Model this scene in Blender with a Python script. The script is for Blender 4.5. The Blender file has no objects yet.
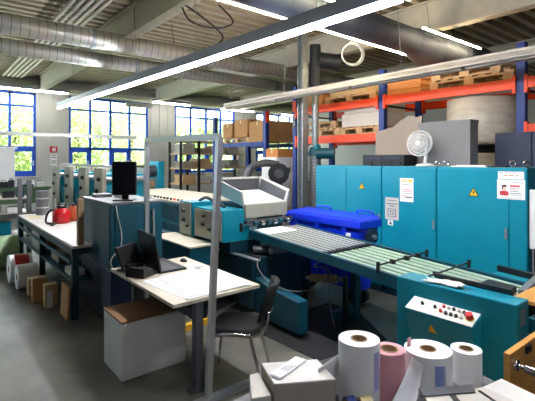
import bpy, bmesh, math, random
from mathutils import Vector, Matrix
random.seed(7)
S = bpy.context.scene
COL = S.collection
PI = math.pi
ORIG = {}
def snapy(y): return -5.2+.055+.25*round((y+5.145)/.25)

# ------------------------------------------------------------------ materials
def lin(h):
    h = h.lstrip('#')
    r = []
    for i in (0, 2, 4):
        c = int(h[i:i+2], 16) / 255
        r.append(c/12.92 if c <= .04045 else ((c+.055)/1.055)**2.4)
    return (r[0], r[1], r[2], 1)

def mat(name, col, rough=.5, metal=0., var=.12, scale=6., bump=0., bscale=40., spec=.5, stretch=None, transl=0.):
    m = bpy.data.materials.new(name); m.use_nodes = True
    nt = m.node_tree; b = nt.nodes['Principled BSDF']
    b.inputs['Roughness'].default_value = rough
    b.inputs['Metallic'].default_value = metal
    b.inputs['Specular IOR Level'].default_value = spec
    tc = nt.nodes.new('ShaderNodeTexCoord')
    src = tc.outputs['Object']
    if stretch:
        mp = nt.nodes.new('ShaderNodeMapping'); mp.inputs['Scale'].default_value = stretch
        nt.links.new(src, mp.inputs['Vector']); src = mp.outputs['Vector']
    n = nt.nodes.new('ShaderNodeTexNoise'); n.inputs['Scale'].default_value = scale; n.inputs['Detail'].default_value = 5
    nt.links.new(src, n.inputs['Vector'])
    r = nt.nodes.new('ShaderNodeValToRGB')
    c = lin(col)
    r.color_ramp.elements[0].position = .3; r.color_ramp.elements[1].position = .7
    r.color_ramp.elements[0].color = tuple(v*(1-var) for v in c[:3]) + (1,)
    r.color_ramp.elements[1].color = tuple(min(1, v*(1+var)) for v in c[:3]) + (1,)
    nt.links.new(n.outputs['Fac'], r.inputs['Fac'])
    nt.links.new(r.outputs['Color'], b.inputs['Base Color'])
    if bump:
        n2 = nt.nodes.new('ShaderNodeTexNoise'); n2.inputs['Scale'].default_value = bscale
        nt.links.new(src, n2.inputs['Vector'])
        bp = nt.nodes.new('ShaderNodeBump'); bp.inputs['Strength'].default_value = bump; bp.inputs['Distance'].default_value = .01
        nt.links.new(n2.outputs['Fac'], bp.inputs['Height']); nt.links.new(bp.outputs['Normal'], b.inputs['Normal'])
    if transl:
        t = nt.nodes.new('ShaderNodeBsdfTranslucent'); nt.links.new(r.outputs['Color'], t.inputs['Color'])
        mx = nt.nodes.new('ShaderNodeMixShader'); mx.inputs['Fac'].default_value = transl
        out = nt.nodes['Material Output']
        nt.links.new(b.outputs[0], mx.inputs[1]); nt.links.new(t.outputs[0], mx.inputs[2]); nt.links.new(mx.outputs[0], out.inputs['Surface'])
    return m

def emis(name, col, strength):
    m = bpy.data.materials.new(name); m.use_nodes = True
    b = m.node_tree.nodes['Principled BSDF']
    b.inputs['Base Color'].default_value = (.8, .8, .8, 1)
    b.inputs['Emission Color'].default_value = lin(col)
    b.inputs['Emission Strength'].default_value = strength
    return m

def stripes(name, c1, c2, period, axis, rough=.5, metal=0., width=.5, bump=0., spec=.5):
    """bands across one axis of the object's own coordinates"""
    m = bpy.data.materials.new(name); m.use_nodes = True
    nt = m.node_tree; b = nt.nodes['Principled BSDF']
    b.inputs['Roughness'].default_value = rough; b.inputs['Metallic'].default_value = metal
    b.inputs['Specular IOR Level'].default_value = spec
    tc = nt.nodes.new('ShaderNodeTexCoord'); sp = nt.nodes.new('ShaderNodeSeparateXYZ')
    nt.links.new(tc.outputs['Object'], sp.inputs[0])
    d = nt.nodes.new('ShaderNodeMath'); d.operation = 'DIVIDE'; d.inputs[1].default_value = period
    nt.links.new(sp.outputs[axis], d.inputs[0])
    f = nt.nodes.new('ShaderNodeMath'); f.operation = 'FRACT'; nt.links.new(d.outputs[0], f.inputs[0])
    r = nt.nodes.new('ShaderNodeValToRGB'); r.color_ramp.interpolation = 'CONSTANT'
    r.color_ramp.elements[0].color = lin(c1); r.color_ramp.elements[1].color = lin(c2); r.color_ramp.elements[1].position = width
    nt.links.new(f.outputs[0], r.inputs[0])
    n = nt.nodes.new('ShaderNodeTexNoise'); n.inputs['Scale'].default_value = 5
    nt.links.new(tc.outputs['Object'], n.inputs['Vector'])
    mx = nt.nodes.new('ShaderNodeMix'); mx.data_type = 'RGBA'; mx.blend_type = 'MULTIPLY'; mx.inputs[0].default_value = .35
    nt.links.new(r.outputs[0], mx.inputs[6]); nt.links.new(n.outputs['Color'], mx.inputs[7])
    nt.links.new(mx.outputs[2], b.inputs['Base Color'])
    if bump:
        bp = nt.nodes.new('ShaderNodeBump'); bp.inputs['Strength'].default_value = bump; bp.inputs['Distance'].default_value = .004
        nt.links.new(r.outputs[0], bp.inputs['Height']); nt.links.new(bp.outputs['Normal'], b.inputs['Normal'])
    return m

M = {}
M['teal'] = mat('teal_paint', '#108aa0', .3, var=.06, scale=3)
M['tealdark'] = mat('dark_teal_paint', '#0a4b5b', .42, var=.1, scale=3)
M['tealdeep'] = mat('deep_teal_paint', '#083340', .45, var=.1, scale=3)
M['beige'] = mat('machine_beige', '#a9a796', .45, var=.06)
M['beigedark'] = mat('worn_beige', '#8f8d7c', .45, var=.12)
M['pale'] = mat('pale_grey_paint', '#c9c9c2', .45, var=.05)
M['cream'] = mat('cream_enamel', '#e9e6dc', .4, var=.04)
M['white'] = mat('white_paint', '#e8e8e6', .45, var=.04)
M['paper'] = mat('white_paper', '#f1f1f1', .8, var=.03, scale=12)
M['paperpink'] = mat('pink_paper', '#e3a6ac', .8, var=.05, scale=12)
M['paperblue'] = mat('blue_print', '#8ea6dc', .8, var=.08)
M['paperlilac'] = mat('lilac_paper', '#b3aede', .8, var=.08)
M['red'] = mat('red_plastic', '#c8161f', .3, var=.08)
M['redprint'] = mat('red_print', '#d8404a', .6, var=.05)
M['skin'] = mat('skin_print', '#f0c8b4', .6, var=.03)
M['orange'] = mat('orange_powder_coat', '#ff4a10', .45, var=.08)
M['rust'] = mat('rusty_plastic', '#a8481f', .5, var=.2)
M['blue'] = mat('upright_blue', '#1a3a86', .45, var=.1)
M['frameblue'] = mat('window_frame_blue', '#1a55d0', .4, var=.05)
M['binblue'] = mat('bin_blue_plastic', '#1033d6', .35, var=.08)
M['navy'] = mat('navy_paint', '#263047', .5, var=.1)
M['black'] = mat('black_plastic', '#141416', .4, var=.15)
M['blacksoft'] = mat('black_upholstery', '#17181a', .85, var=.15, scale=60, bump=.2, bscale=300)
M['navy2'] = mat('dark_navy_paint', '#10203c', .45, var=.1)
M['screen'] = mat('dark_screen', '#101318', .12, var=.03)
M['dark'] = mat('dark_steel', '#2c2f33', .5, metal=.3, var=.15)
M['grey'] = mat('grey_paint', '#6c6e70', .5, var=.08)
M['greybox'] = mat('grey_board', '#7d7c7c', .7, var=.06)
M['darkgrey'] = mat('dark_grey_paint', '#45484c', .5, var=.1)
M['alu'] = mat('aluminium', '#b4b6b8', .38, metal=.75, var=.06, scale=20, stretch=(1, 1, .1))
M['chrome'] = mat('chrome', '#d6d6d8', .12, metal=1., var=.02)
M['steel'] = mat('galvanised_steel', '#9aa0a2', .4, metal=.7, var=.15, scale=14)
M['duct'] = stripes('spiral_duct', '#c4c2b6', '#85847c', .12, 0, .36, .5, .9, .5)
M['ductv'] = stripes('spiral_duct_upright', '#9da2a2', '#70757a', .06, 2, .38, .7, .85, .5)
M['ductshade'] = stripes('shaded_duct', '#535a68', '#41464f', .3, 0, .6, .15, .95, .4)  # galvanised duct with its unlit grey put into the colour
M['laminate'] = mat('bench_laminate', '#cfc6bd', .35, var=.06, scale=4)
M['desk'] = mat('desk_laminate', '#cbc3ac', .4, var=.04, scale=5)
M['wood'] = mat('plywood', '#d39a4e', .5, var=.14, scale=5, stretch=(1, 1, 7))
M['oak'] = mat('brown_board', '#86643f', .5, var=.15, scale=5, stretch=(1, 6, 1))
M['pallet'] = mat('pallet_wood', '#c8a67a', .8, var=.2, scale=9)
M['carton'] = mat('cardboard', '#b98a57', .8, var=.1, scale=5)
M['carton2'] = mat('light_cardboard', '#c9a878', .8, var=.1, scale=5)
M['taupe'] = mat('taupe_cardboard', '#9a8c7e', .8, var=.06, scale=5)
M['cartonpale'] = mat('pale_carton', '#d8d2c6', .75, var=.05, scale=5)
M['board'] = mat('orange_board', '#d08a4a', .8, var=.08, scale=5)
M['tube'] = mat('cardboard_tube', '#a58a68', .8, var=.1)
M['wrap'] = mat('shrink_wrapped_paper', '#cfc5b0', .3, var=.14, scale=5, stretch=(1, 1, 3), bump=.25, bscale=9)
M['green'] = mat('bench_green', '#46663f', .55, var=.1)
M['greenpaper'] = mat('green_paper', '#a7c79a', .8, var=.06)
M['yellow'] = mat('yellow_paint', '#e8b820', .5, var=.06)
M['parcel'] = mat('wrapped_parcel', '#d9d5ce', .55, var=.08, scale=14, bump=.2, bscale=30)
M['parcelside'] = mat('parcel_carton', '#b5a999', .75, var=.08, scale=8)
M['tape'] = mat('packing_tape', '#d8c48c', .35, var=.1)
M['tapeblue'] = mat('tape_core', '#33418c', .5, var=.1)
M['mesh'] = stripes('perforated_steel', '#b9bcbe', '#5c6064', .022, 1, .4, .4, .6)
M['beltgreen'] = stripes('slatted_table', '#a3ab9d', '#2c4b45', .105, 0, .4, .1, .66)
M['girder'] = mat('girder_paint', '#c4bfae', .5, var=.08)
M['ceil'] = mat('corrugated_steel', '#a99d86', .5, var=.1, scale=3)
M['wall'] = mat('wall_panel', '#c9c8c3', .6, var=.03, scale=2)
M['walldark'] = mat('grey_wall', '#4e4d4a', .7, var=.04, scale=2)  # for the unseen left and front walls, kept dark to cut bounced light
M['trimgrey'] = mat('wall_rail', '#a9a69a', .55, var=.08)
M['lamp'] = mat('lamp_housing', '#8b93a3', .4, metal=.2, var=.05)
M['lampold'] = mat('switched_off_lamp', '#c3bdb2', .45, var=.08)
M['lit'] = emis('lit_tube', '#f1f3ff', 92)
M['litfill'] = emis('lit_fill_tube', '#eaf1ff', 16)
M['litwarm'] = emis('lit_warm_tube', '#ffe9bd', 60)
M['litfar'] = emis('lit_far_tube', '#f6f4ea', 24)
M['leaf'] = mat('leaves', '#b2c283', .6, var=.22, scale=1.2, transl=.45)
M['leaf2'] = mat('leaves_pale', '#ccd3a6', .6, var=.2, scale=1.2, transl=.45)
M['trunk'] = mat('bark', '#5d4a38', .9, var=.2)
M['grass'] = mat('meadow', '#77903c', .9, var=.3, scale=1)
M['hose'] = mat('hose_grey', '#4a4e52', .5, var=.1)

def floor_mat():
    m = bpy.data.materials.new('sealed_concrete'); m.use_nodes = True
    nt = m.node_tree; b = nt.nodes['Principled BSDF']
    tc = nt.nodes.new('ShaderNodeTexCoord')
    n = nt.nodes.new('ShaderNodeTexNoise'); n.inputs['Scale'].default_value = 1.1; n.inputs['Detail'].default_value = 9; n.inputs['Roughness'].default_value = .65
    nt.links.new(tc.outputs['Object'], n.inputs['Vector'])
    r = nt.nodes.new('ShaderNodeValToRGB')
    r.color_ramp.elements[0].position = .32; r.color_ramp.elements[0].color = lin('#48473f')
    r.color_ramp.elements[1].position = .72; r.color_ramp.elements[1].color = lin('#7c7a6e')
    nt.links.new(n.outputs['Fac'], r.inputs['Fac']); nt.links.new(r.outputs['Color'], b.inputs['Base Color'])
    n2 = nt.nodes.new('ShaderNodeTexNoise'); n2.inputs['Scale'].default_value = 3; n2.inputs['Detail'].default_value = 6
    nt.links.new(tc.outputs['Object'], n2.inputs['Vector'])
    mr = nt.nodes.new('ShaderNodeMapRange'); mr.inputs[3].default_value = .25; mr.inputs[4].default_value = .5
    nt.links.new(n2.outputs['Fac'], mr.inputs[0]); nt.links.new(mr.outputs[0], b.inputs['Roughness'])
    return m
M['floor'] = floor_mat()

def glass_mat():
    m = bpy.data.materials.new('window_glass'); m.use_nodes = True
    nt = m.node_tree; nt.nodes.remove(nt.nodes['Principled BSDF'])
    t = nt.nodes.new('ShaderNodeBsdfTransparent'); t.inputs[0].default_value = (.93, .96, .95, 1)
    g = nt.nodes.new('ShaderNodeBsdfGlossy'); g.inputs['Roughness'].default_value = .02
    mx = nt.nodes.new('ShaderNodeMixShader'); mx.inputs[0].default_value = .05
    nt.links.new(t.outputs[0], mx.inputs[1]); nt.links.new(g.outputs[0], mx.inputs[2])
    nt.links.new(mx.outputs[0], nt.nodes['Material Output'].inputs['Surface'])
    return m
M['glass'] = glass_mat()

# ------------------------------------------------------------------ mesh builder
class MB:
    def __init__(s): s.v = []; s.f = []; s.sm = []; s.mi = []; s.m = 0
    def slot(s, i): s.m = i; return s
    def add(s, vs, fs, smooth=False):
        o = len(s.v); s.v += [tuple(v) for v in vs]
        for f in fs: s.f.append(tuple(i+o for i in f)); s.sm.append(smooth); s.mi.append(s.m)
        return s
    def box(s, x0, x1, y0, y1, z0, z1):
        return s.hexa([(x0,y0,z0),(x1,y0,z0),(x1,y1,z0),(x0,y1,z0),(x0,y0,z1),(x1,y0,z1),(x1,y1,z1),(x0,y1,z1)])
    def hexa(s, p):
        return s.add(p, [(0,3,2,1),(4,5,6,7),(0,1,5,4),(1,2,6,5),(2,3,7,6),(3,0,4,7)])
    def prism(s, poly, axis, a, b):
        """extrude a polygon (2-D, the other two axes in order) along axis from a to b"""
        n = len(poly); P = []
        for t in (a, b):
            for u, w in poly:
                P.append({'x': (t,u,w), 'y': (u,t,w), 'z': (u,w,t)}[axis])
        fs = [tuple(range(n-1,-1,-1)), tuple(range(n,2*n))] + [(i,(i+1)%n,n+(i+1)%n,n+i) for i in range(n)]
        return s.add(P, fs)
    def bar(s, a, b, w, h, up=(0,0,1)):
        a = Vector(a); b = Vector(b); d = (b-a).normalized(); up = Vector(up)
        if abs(d.dot(up)) > .98: up = Vector((1,0,0))
        r = d.cross(up).normalized(); u = r.cross(d)
        q = [(-w/2,-h/2),(w/2,-h/2),(w/2,h/2),(-w/2,h/2)]
        P = [tuple(a+r*i+u*j) for i,j in q] + [tuple(b+r*i+u*j) for i,j in q]
        return s.hexa(P)
    def cyl(s, a, b, r, r2=None, n=20, caps=True):
        a = Vector(a); b = Vector(b); r2 = r if r2 is None else r2
        d = (b-a).normalized(); t = Vector((0,0,1)) if abs(d.z) < .9 else Vector((1,0,0))
        u = d.cross(t).normalized(); w = d.cross(u)
        ring = lambda c, R: [tuple(c+(u*math.cos(2*PI*i/n)+w*math.sin(2*PI*i/n))*R) for i in range(n)]
        A = ring(a, r); B = ring(b, r2)
        s.add(A+B, [(i,(i+1)%n,n+(i+1)%n,n+i) for i in range(n)], True)
        if caps: s.add(A, [tuple(range(n-1,-1,-1))]); s.add(B, [tuple(range(n))])
        return s
    def ring(s, a, b, ro, ri, n=28):
        """hollow cylinder"""
        a = Vector(a); b = Vector(b); d = (b-a).normalized(); t = Vector((0,0,1)) if abs(d.z) < .9 else Vector((1,0,0))
        u = d.cross(t).normalized(); w = d.cross(u)
        R = lambda c, q: [tuple(c+(u*math.cos(2*PI*i/n)+w*math.sin(2*PI*i/n))*q) for i in range(n)]
        for p, q, c in ((R(a,ro),R(b,ro),1),(R(a,ri),R(b,ri),1),(R(b,ro),R(b,ri),0),(R(a,ro),R(a,ri),0)):
            s.add(p+q, [(i,(i+1)%n,n+(i+1)%n,n+i) for i in range(n)], bool(c))
        return s
    def lathe(s, c, prof, n=28):
        c = Vector(c); V = []
        for r, z in prof:
            V += [(c.x+r*math.cos(2*PI*i/n), c.y+r*math.sin(2*PI*i/n), c.z+z) for i in range(n)]
        F = [(k*n+i, k*n+(i+1)%n, (k+1)*n+(i+1)%n, (k+1)*n+i) for k in range(len(prof)-1) for i in range(n)]
        return s.add(V, F, True)
    def tubepath(s, pts, r, n=8, sub=6, closed=False):
        P = [Vector(p) for p in pts]
        if sub > 1 and len(P) > 2:
            Q = []; L = len(P)
            rng = range(L) if closed else range(L-1)
            g = (lambda i: P[i % L]) if closed else (lambda i: P[max(0, min(L-1, i))])
            for i in rng:
                p0,p1,p2,p3 = g(i-1),g(i),g(i+1),g(i+2)
                for k in range(sub):
                    t = k/sub
                    Q.append(.5*((2*p1)+(p2-p0)*t+(2*p0-5*p1+4*p2-p3)*t*t+(3*p1-p0-3*p2+p3)*t**3))
            if not closed: Q.append(P[-1])
            P = Q
        V = []; L = len(P); prev = None
        for i in range(L):
            a = P[(i-1) % L] if closed else P[max(0,i-1)]; b = P[(i+1) % L] if closed else P[min(L-1,i+1)]
            d = (b-a).normalized()
            u = prev - d*prev.dot(d) if prev is not None else d.cross(Vector((0,0,1)) if abs(d.z) < .9 else Vector((1,0,0)))
            u.normalize(); prev = u; w = d.cross(u)
            V += [tuple(P[i]+(u*math.cos(2*PI*k/n)+w*math.sin(2*PI*k/n))*r) for k in range(n)]
        F = []
        for i in range(L if closed else L-1):
            j = (i+1) % L
            F += [(i*n+k, i*n+(k+1)%n, j*n+(k+1)%n, j*n+k) for k in range(n)]
        if not closed: F += [tuple(range(n-1,-1,-1)), tuple(range((L-1)*n, L*n))]
        return s.add(V, F, True)
    def xform(s, mtx, start=0):
        for i in range(start, len(s.v)): s.v[i] = tuple(mtx @ Vector(s.v[i]))
        return s
    def build(s, name, mats, parent=None, bevel=0., origin=None, label=None):
        me = bpy.data.meshes.new(name)
        if parent is not None: org = ORIG[parent.name]
        elif origin is not None: org = Vector(origin)
        else:
            xs = [v[0] for v in s.v]; ys = [v[1] for v in s.v]; zs = [v[2] for v in s.v]
            org = Vector(((min(xs)+max(xs))/2, (min(ys)+max(ys))/2, min(zs)))
        me.from_pydata([tuple(Vector(v)-org) for v in s.v], [], s.f)
        mats = mats if isinstance(mats, (list, tuple)) else [mats]
        for m in mats: me.materials.append(m)
        for p, sm, mi in zip(me.polygons, s.sm, s.mi): p.use_smooth = sm; p.material_index = mi
        bm = bmesh.new(); bm.from_mesh(me); bmesh.ops.recalc_face_normals(bm, faces=bm.faces); bm.to_mesh(me); bm.free()
        me.update()
        o = bpy.data.objects.new(name, me); COL.objects.link(o)
        if parent is not None: o.parent = parent
        else: o.location = org
        ORIG[o.name] = org
        if bevel:
            b = o.modifiers.new('Bevel', 'BEVEL'); b.width = bevel; b.segments = 2; b.limit_method = 'ANGLE'; b.angle_limit = .6
        if label: o['label'] = label
        return o

def tag(o, label, cat, group=None):
    o['label'] = label; o['category'] = cat
    if group: o['group'] = group
    return o
def root(name, loc, label, cat, group=None):
    o = bpy.data.objects.new(name, None); o.empty_display_size = .1; COL.objects.link(o); o.location = loc
    ORIG[o.name] = Vector(loc)
    return tag(o, label, cat, group)
def solo(name, mb, mats, label, cat, group=None, bevel=0.):
    return tag(mb.build(name, mats, bevel=bevel), label, cat, group)
def struct(name, mb, mats, parent=None, bevel=0.):
    o = mb.build(name, mats, parent, bevel=bevel)
    if parent is None: o['kind'] = 'structure'
    return o
B = lambda *a: MB().box(*a)
C = lambda *a, **k: MB().cyl(*a, **k)

# ------------------------------------------------------------------ the hall
XL, XR, YF, YB, ZC = -5., 14.6, -5., 15., 4.36
struct('floor', B(XL-.2, XR+.2, YF-.2, YB+.2, -.1, 0), M['floor'])
mb = MB(); prof = []; y = YF-.2; P = .25
while y < YB+.1:
    prof += [(y, ZC), (y+.11, ZC), (y+.13, ZC+.1), (y+.23, ZC+.1)]; y += P
V = [(XL-.2, a, b) for a, b in prof] + [(XR+.2, a, b) for a, b in prof]; n = len(prof)
mb.add(V, [(i, i+1, n+i+1, n+i) for i in range(n-1)])
mb.box(XL-.2, XR+.2, YF-.2, YB+.25, ZC+.12, ZC+.2)
struct('ceiling', mb, M['ceil'])
struct('ground', B(-30, 45, YB+.3, 60, -.35, -.15), M['grass'])

WZ0, WZ1 = 1.27, 3.9
WX = [(-.12, 2.73), (3.70, 6.45), (7.54, 10.37), (11.5, 14.25)]
mb = B(XL-.2, XR+.2, YB, YB+.22, 0, WZ0); mb.box(XL-.2, XR+.2, YB, YB+.22, WZ1, ZC+.06)
xs = [XL-.2] + [v for w in WX for v in w] + [XR+.2]
for i in range(0, len(xs), 2): 
    mb.box(xs[i], xs[i+1], YB, YB+.22, WZ0, WZ1)
    a, b = xs[i], xs[i+1]                       # raised ribs of the cladding
    k = a+.1
    while k < b-.2:
        mb.box(k, k+.16, YB-.03, YB, WZ0, WZ1); k += .34
struct('wall_back', mb, M['wall'])
struct('wall_right', B(XR, XR+.2, YF-.2, YB, 0, ZC+.08), M['wall'])
struct('wall_front', B(XL-.2, XR, YF-.2, YF, 0, ZC+.08), M['walldark'])
LW = [(9.5, 13.5)]  # unseen left-wall window, added to let in daylight
mb = B(XL-.2, XL, YF, YB, 0, 1.1); mb.box(XL-.2, XL, YF, YB, 3.8, ZC+.08)
ys = [YF] + [v for w in LW for v in w] + [YB]
for i in range(0, len(ys), 2): mb.box(XL-.2, XL, ys[i], ys[i+1], 1.1, 3.8)
struct('wall_left', mb, M['walldark'])

def window(i, x0, x1):
    w = root('window_%d' % i, ((x0+x1)/2, YB, WZ0), '', ''); del w['label']; del w['category']; w['kind'] = 'structure'
    fr = MB(); y0, y1 = YB+.02, YB+.1; t = .035; n = 4
    fr.box(x0, x0+.07, y0, y1, WZ0, WZ1); fr.box(x1-.07, x1, y0, y1, WZ0, WZ1)
    fr.box(x0, x1, y0, y1, WZ0, WZ0+.09); fr.box(x0, x1, y0, y1, WZ1-.07, WZ1)
    pw = (x1-x0)/n
    for k in range(1, n): fr.box(x0+pw*k-t, x0+pw*k+t, y0, y1, WZ0, WZ1)
    fr.box(x0, x1, y0+.01, y1, 3.44, 3.5); fr.box(x0, x1, y0, y1, 2.12, 2.21)
    fr.build('window_frame', M['frameblue'], w)
    for k in (0, 2) if i != 1 else (1, 3):
        s = MB(); a, b = x0+pw*k+t, x0+pw*(k+1)-t
        s.box(a, a+.08, y0-.03, y0+.05, WZ0+.09, 2.12); s.box(b-.08, b, y0-.03, y0+.05, WZ0+.09, 2.12)
        s.box(a+.08, b-.08, y0-.03, y0+.05, WZ0+.09, WZ0+.17); s.box(a+.08, b-.08, y0-.03, y0+.05, 2.04, 2.12)
        o = s.build('sash', M['frameblue'], w)
        hd = B(b-.06, b-.03, y0-.07, y0-.03, 1.6, 1.76).build('handle', M['pale'], o)
    B(x0+.05, x1-.05, YB+.06, YB+.07, WZ0+.05, WZ1-.05).build('pane', M['glass'], w)
    B(x0-.05, x1+.05, YB-.12, YB+.05, WZ0-.04, WZ0).build('window_sill', M['pale'], w)
for i, (a, b) in enumerate(WX): window(i+1, a, b)
for i, (a, b) in enumerate(LW):
    w = root('window_%d' % (i+5), (XL, (a+b)/2, 1.1), '', ''); del w['label']; del w['category']; w['kind'] = 'structure'
    fr = MB(); x0, x1 = XL-.12, XL-.04
    for k in range(5): 
        yy = a+(b-a)*k/4; fr.box(x0, x1, max(a, yy-.04), min(b, yy+.04), 1.1, 3.8)
    fr.box(x0, x1, a, b, 1.1, 1.18); fr.box(x0, x1, a, b, 3.72, 3.8); fr.box(x0, x1, a, b, 2.1, 2.18)
    fr.build('window_frame', M['frameblue'], w)
    B(XL-.09, XL-.08, a, b, 1.15, 3.75).build('pane', M['glass'], w)
struct('trim_1', B(XL, XR, YB-.35, YB-.03, 4.0, 4.22), M['trimgrey'])
struct('trim_2', B(XL, XR, YB-.75, YB-.5, 3.88, 4.0), M['girder'])
struct('baseboard_back', B(XL, XR, YB-.02, YB, 0, .1), M['grey'])

# roof girders (I-sections running towards the windows)
def girder(i, x, y0, y1, zb=3.86):
    m = B(x-.09, x+.09, y0, y1, zb, zb+.03); m.box(x-.015, x+.015, y0, y1, zb+.03, ZC-.03); m.box(x-.09, x+.09, y0, y1, ZC-.03, ZC)
    struct('trim_%d' % i, m, M['girder'])
girder(3, 2.72, -4.9, 14.2); girder(4, 6.4, -4.9, 14.2); girder(5, 10.1, -4.9, 14.2); girder(6, -1.0, -4.9, 14.2)

# bundle of conduits under the roof
for k in range(5):
    x = 1.74+k*.11
    solo('conduit', C((x, -3, 4.2), (x, 14.1, 4.2), .032, n=10), M['girder'],
         ['leftmost of the five cream conduits under the roof', 'second conduit from the left in the cream bundle under the roof', 'middle one of the five cream conduits under the roof', 'second conduit from the right in the cream bundle under the roof', 'rightmost of the five cream conduits under the roof'][k], 'conduit', 'cream conduits under the roof')
mb = MB()
for y in (2., 7., 11.): mb.box(1.66, 2.26, y, y+.04, 4.235, 4.36)
solo('conduit_rail', mb, M['steel'], 'steel cross rails carrying the cream conduit bundle under the roof', 'rail')

# ventilation ducts running across the hall
def duct(name, a, b, r, m, label, seams, hang):
    t = root(name, a, label, 'duct', 'ventilation ducts under the roof')
    C(a, b, r, n=28).build('duct_tube', m, t)
    for q in seams:
        p = Vector(a).lerp(Vector(b), q); d = (Vector(b)-Vector(a)).normalized()*.03
        C(p-d, p+d, r+.012, n=28).build('joint_collar', M['steel'], t)
    for q in hang:
        p = Vector(a).lerp(Vector(b), q)
        C(p+Vector((0,0,r-.005)), (p.x, snapy(p.y), ZC), .006, n=6).build('hanger_rod', M['dark'], t)
duct('air_duct', (-4.9, 7.25, 3.79), (11.5, 7.25, 3.79), .155, M['duct'], 'galvanised spiral air duct crossing the hall, nearer of the two pale ducts', (.13, .43, .61, .8), (.3, .52, .7))
duct('air_duct', (-4.9, 8.25, 3.68), (11.5, 8.25, 3.68), .135, M['duct'], 'galvanised spiral air duct crossing behind the nearer pale duct, lower one', (.3, .5, .72), (.35, .6))
t = root('air_duct', (3.0, 3.75, 3.65), 'air duct coloured in shaded dark grey above the lit strip light, ending in a wide boot', 'duct', 'ventilation ducts under the roof')
C((2.2, 3.75, 3.72), (6.0, 3.75, 3.66), .2, n=28).build('duct_tube', M['ductshade'], t)
C((5.95, 3.75, 3.66), (6.5, 3.75, 3.62), .2, .33, n=28).build('reducer', M['ductshade'], t)
C((6.5, 3.75, 3.62), (8.2, 3.75, 3.6), .33, n=28).build('duct_boot', M['ductshade'], t)
for x in (3.4, 5.2, 7.4): C((x, 3.75, 3.8), (x, snapy(3.75), ZC), .006, n=6).build('hanger_rod', M['dark'], t)

# ------------------------------------------------------------------ lamps
def strip_row(a, b, label, litmat, segs, wires, housing=M['lamp'], name='strip_light', hw=.045, hh=.1, group='strip lights', wing=0., th=.045):
    """trunking along a-b with tubes under it"""
    t = root(name, ((a[0]+b[0])/2, (a[1]+b[1])/2, a[2]), label, 'lamp', group)
    A, Bv = Vector(a), Vector(b); d = (Bv-A).normalized(); sdir = d.cross(Vector((0,0,1)))
    up = Vector((0,0,1))
    m = MB().bar(A+up*(.05+hh/2), Bv+up*(.05+hh/2), hw*2, hh)
    m.build('housing', housing, t)
    if wing:
        for s_ in (-1, 1):
            w = MB(); h0 = .06; P = []
            for p in (A, Bv):
                e = p+sdir*s_*hw; P += [e+up*(h0+.03), e+sdir*s_*wing+up*(h0-.04), e+sdir*s_*wing+up*(h0-.025), e+up*(h0+.045)]
            w.hexa([tuple(P[i]) for i in (0,4,5,1,3,7,6,2)]); w.build('reflector', housing, t)
    L = (Bv-A).length
    for k in range(segs):
        p = A.lerp(Bv, (k+.015)/segs); q = A.lerp(Bv, (k+.985)/segs)
        MB().bar(p+up*(.052-th/2), q+up*(.052-th/2), hw*2.1, th).build('tube', litmat, t)
    for k in wires:
        p = A.lerp(Bv, k)
        C((p.x, p.y, p.z+.05+hh), (p.x, snapy(p.y), ZC), .005, n=6).build('suspension_wire', M['steel'], t)
    return t
strip_row((2.7, 12.0, 3.1), (2.7, .3, 2.9), 'long lit strip light running from the windows to upper right', M['lit'], 8, (.12, .45, .62, .8, .95), hw=.03, hh=.13, th=.035)
strip_row((4.95, 7.5, 2.84), (4.95, -1.0, 2.84), 'switched off pale strip light hanging in front of the orange rack', M['lampold'], 5, (.02, .22, .5, .8), housing=M['lampold'], hw=.045, hh=.08, wing=.085)
strip_row((1.0, 14.15, 3.82), (3.5, 14.15, 3.82), 'lit strip light in front of the leftmost window', M['litfar'], 1, (.1, .9), group='lamps along the windows')
strip_row((5.3, 14.15, 3.6), (6.2, 14.15, 3.6), 'short switched off lamp between two windows, under a lit one', M['lampold'], 1, (.1, .9), housing=M['lampold'], group='lamps along the windows')
strip_row((6.25, 14.15, 3.8), (7.75, 14.15, 3.8), 'lit strip light at the head of the third window from the left', M['litfar'], 1, (.1, .9), group='lamps along the windows')
strip_row((9.1, 14.15, 3.77), (10.75, 14.15, 3.77), 'lit strip light above the shelves, right of the third window', M['litfar'], 1, (.1, .9), group='lamps along the windows')
strip_row((12.3, 14.15, 3.77), (14, 14.15, 3.77), 'rightmost lit strip light along the windows, behind the blue rack post', M['litfar'], 1, (.1, .9), group='lamps along the windows')
strip_row((2.5, 4.105, 3.58), (7.0, 4.22, 3.58), 'warm lit strip light along the far side of the dark duct', M['litwarm'], 3, (.05, .5, .95), hw=.012, hh=.02, th=.018, group='warm lamps beside the dark duct')
strip_row((2.6, 3.4, 3.62), (4.3, 3.4, 3.62), 'warm lit strip light on the near side of the dark duct, left one', M['litwarm'], 2, (.1, .9), hw=.012, hh=.02, th=.018, group='warm lamps beside the dark duct')
strip_row((5.5, 3.27, 3.62), (7.3, 3.27, 3.62), 'warm lit strip light on the near side of the dark duct, right one', M['litwarm'], 2, (.1, .9), hw=.012, hh=.02, th=.018, group='warm lamps beside the dark duct')
strip_row((.3, .2, 2.93), (.3, -4.5, 2.93), 'unseen lit strip light, added behind the camera to light the foreground', M['litfill'], 5, (.1, .9), hw=.05, hh=.12)  # unseen lamp row, added to light the foreground rolls and parcels

t = root('cable_trunking', (2.5, 11., 2.35), 'pale straight cable trunking hanging across in front of the left windows', 'trunking')
B(-1.5, 4.4, 10.98, 11.03, 2.33, 2.42).build('channel', M['pale'], t)
for x in (.4, 4.3): C((x, 11.005, 2.42), (x, snapy(11.005), ZC), .005, n=6).build('suspension_wire', M['steel'], t)
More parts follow.
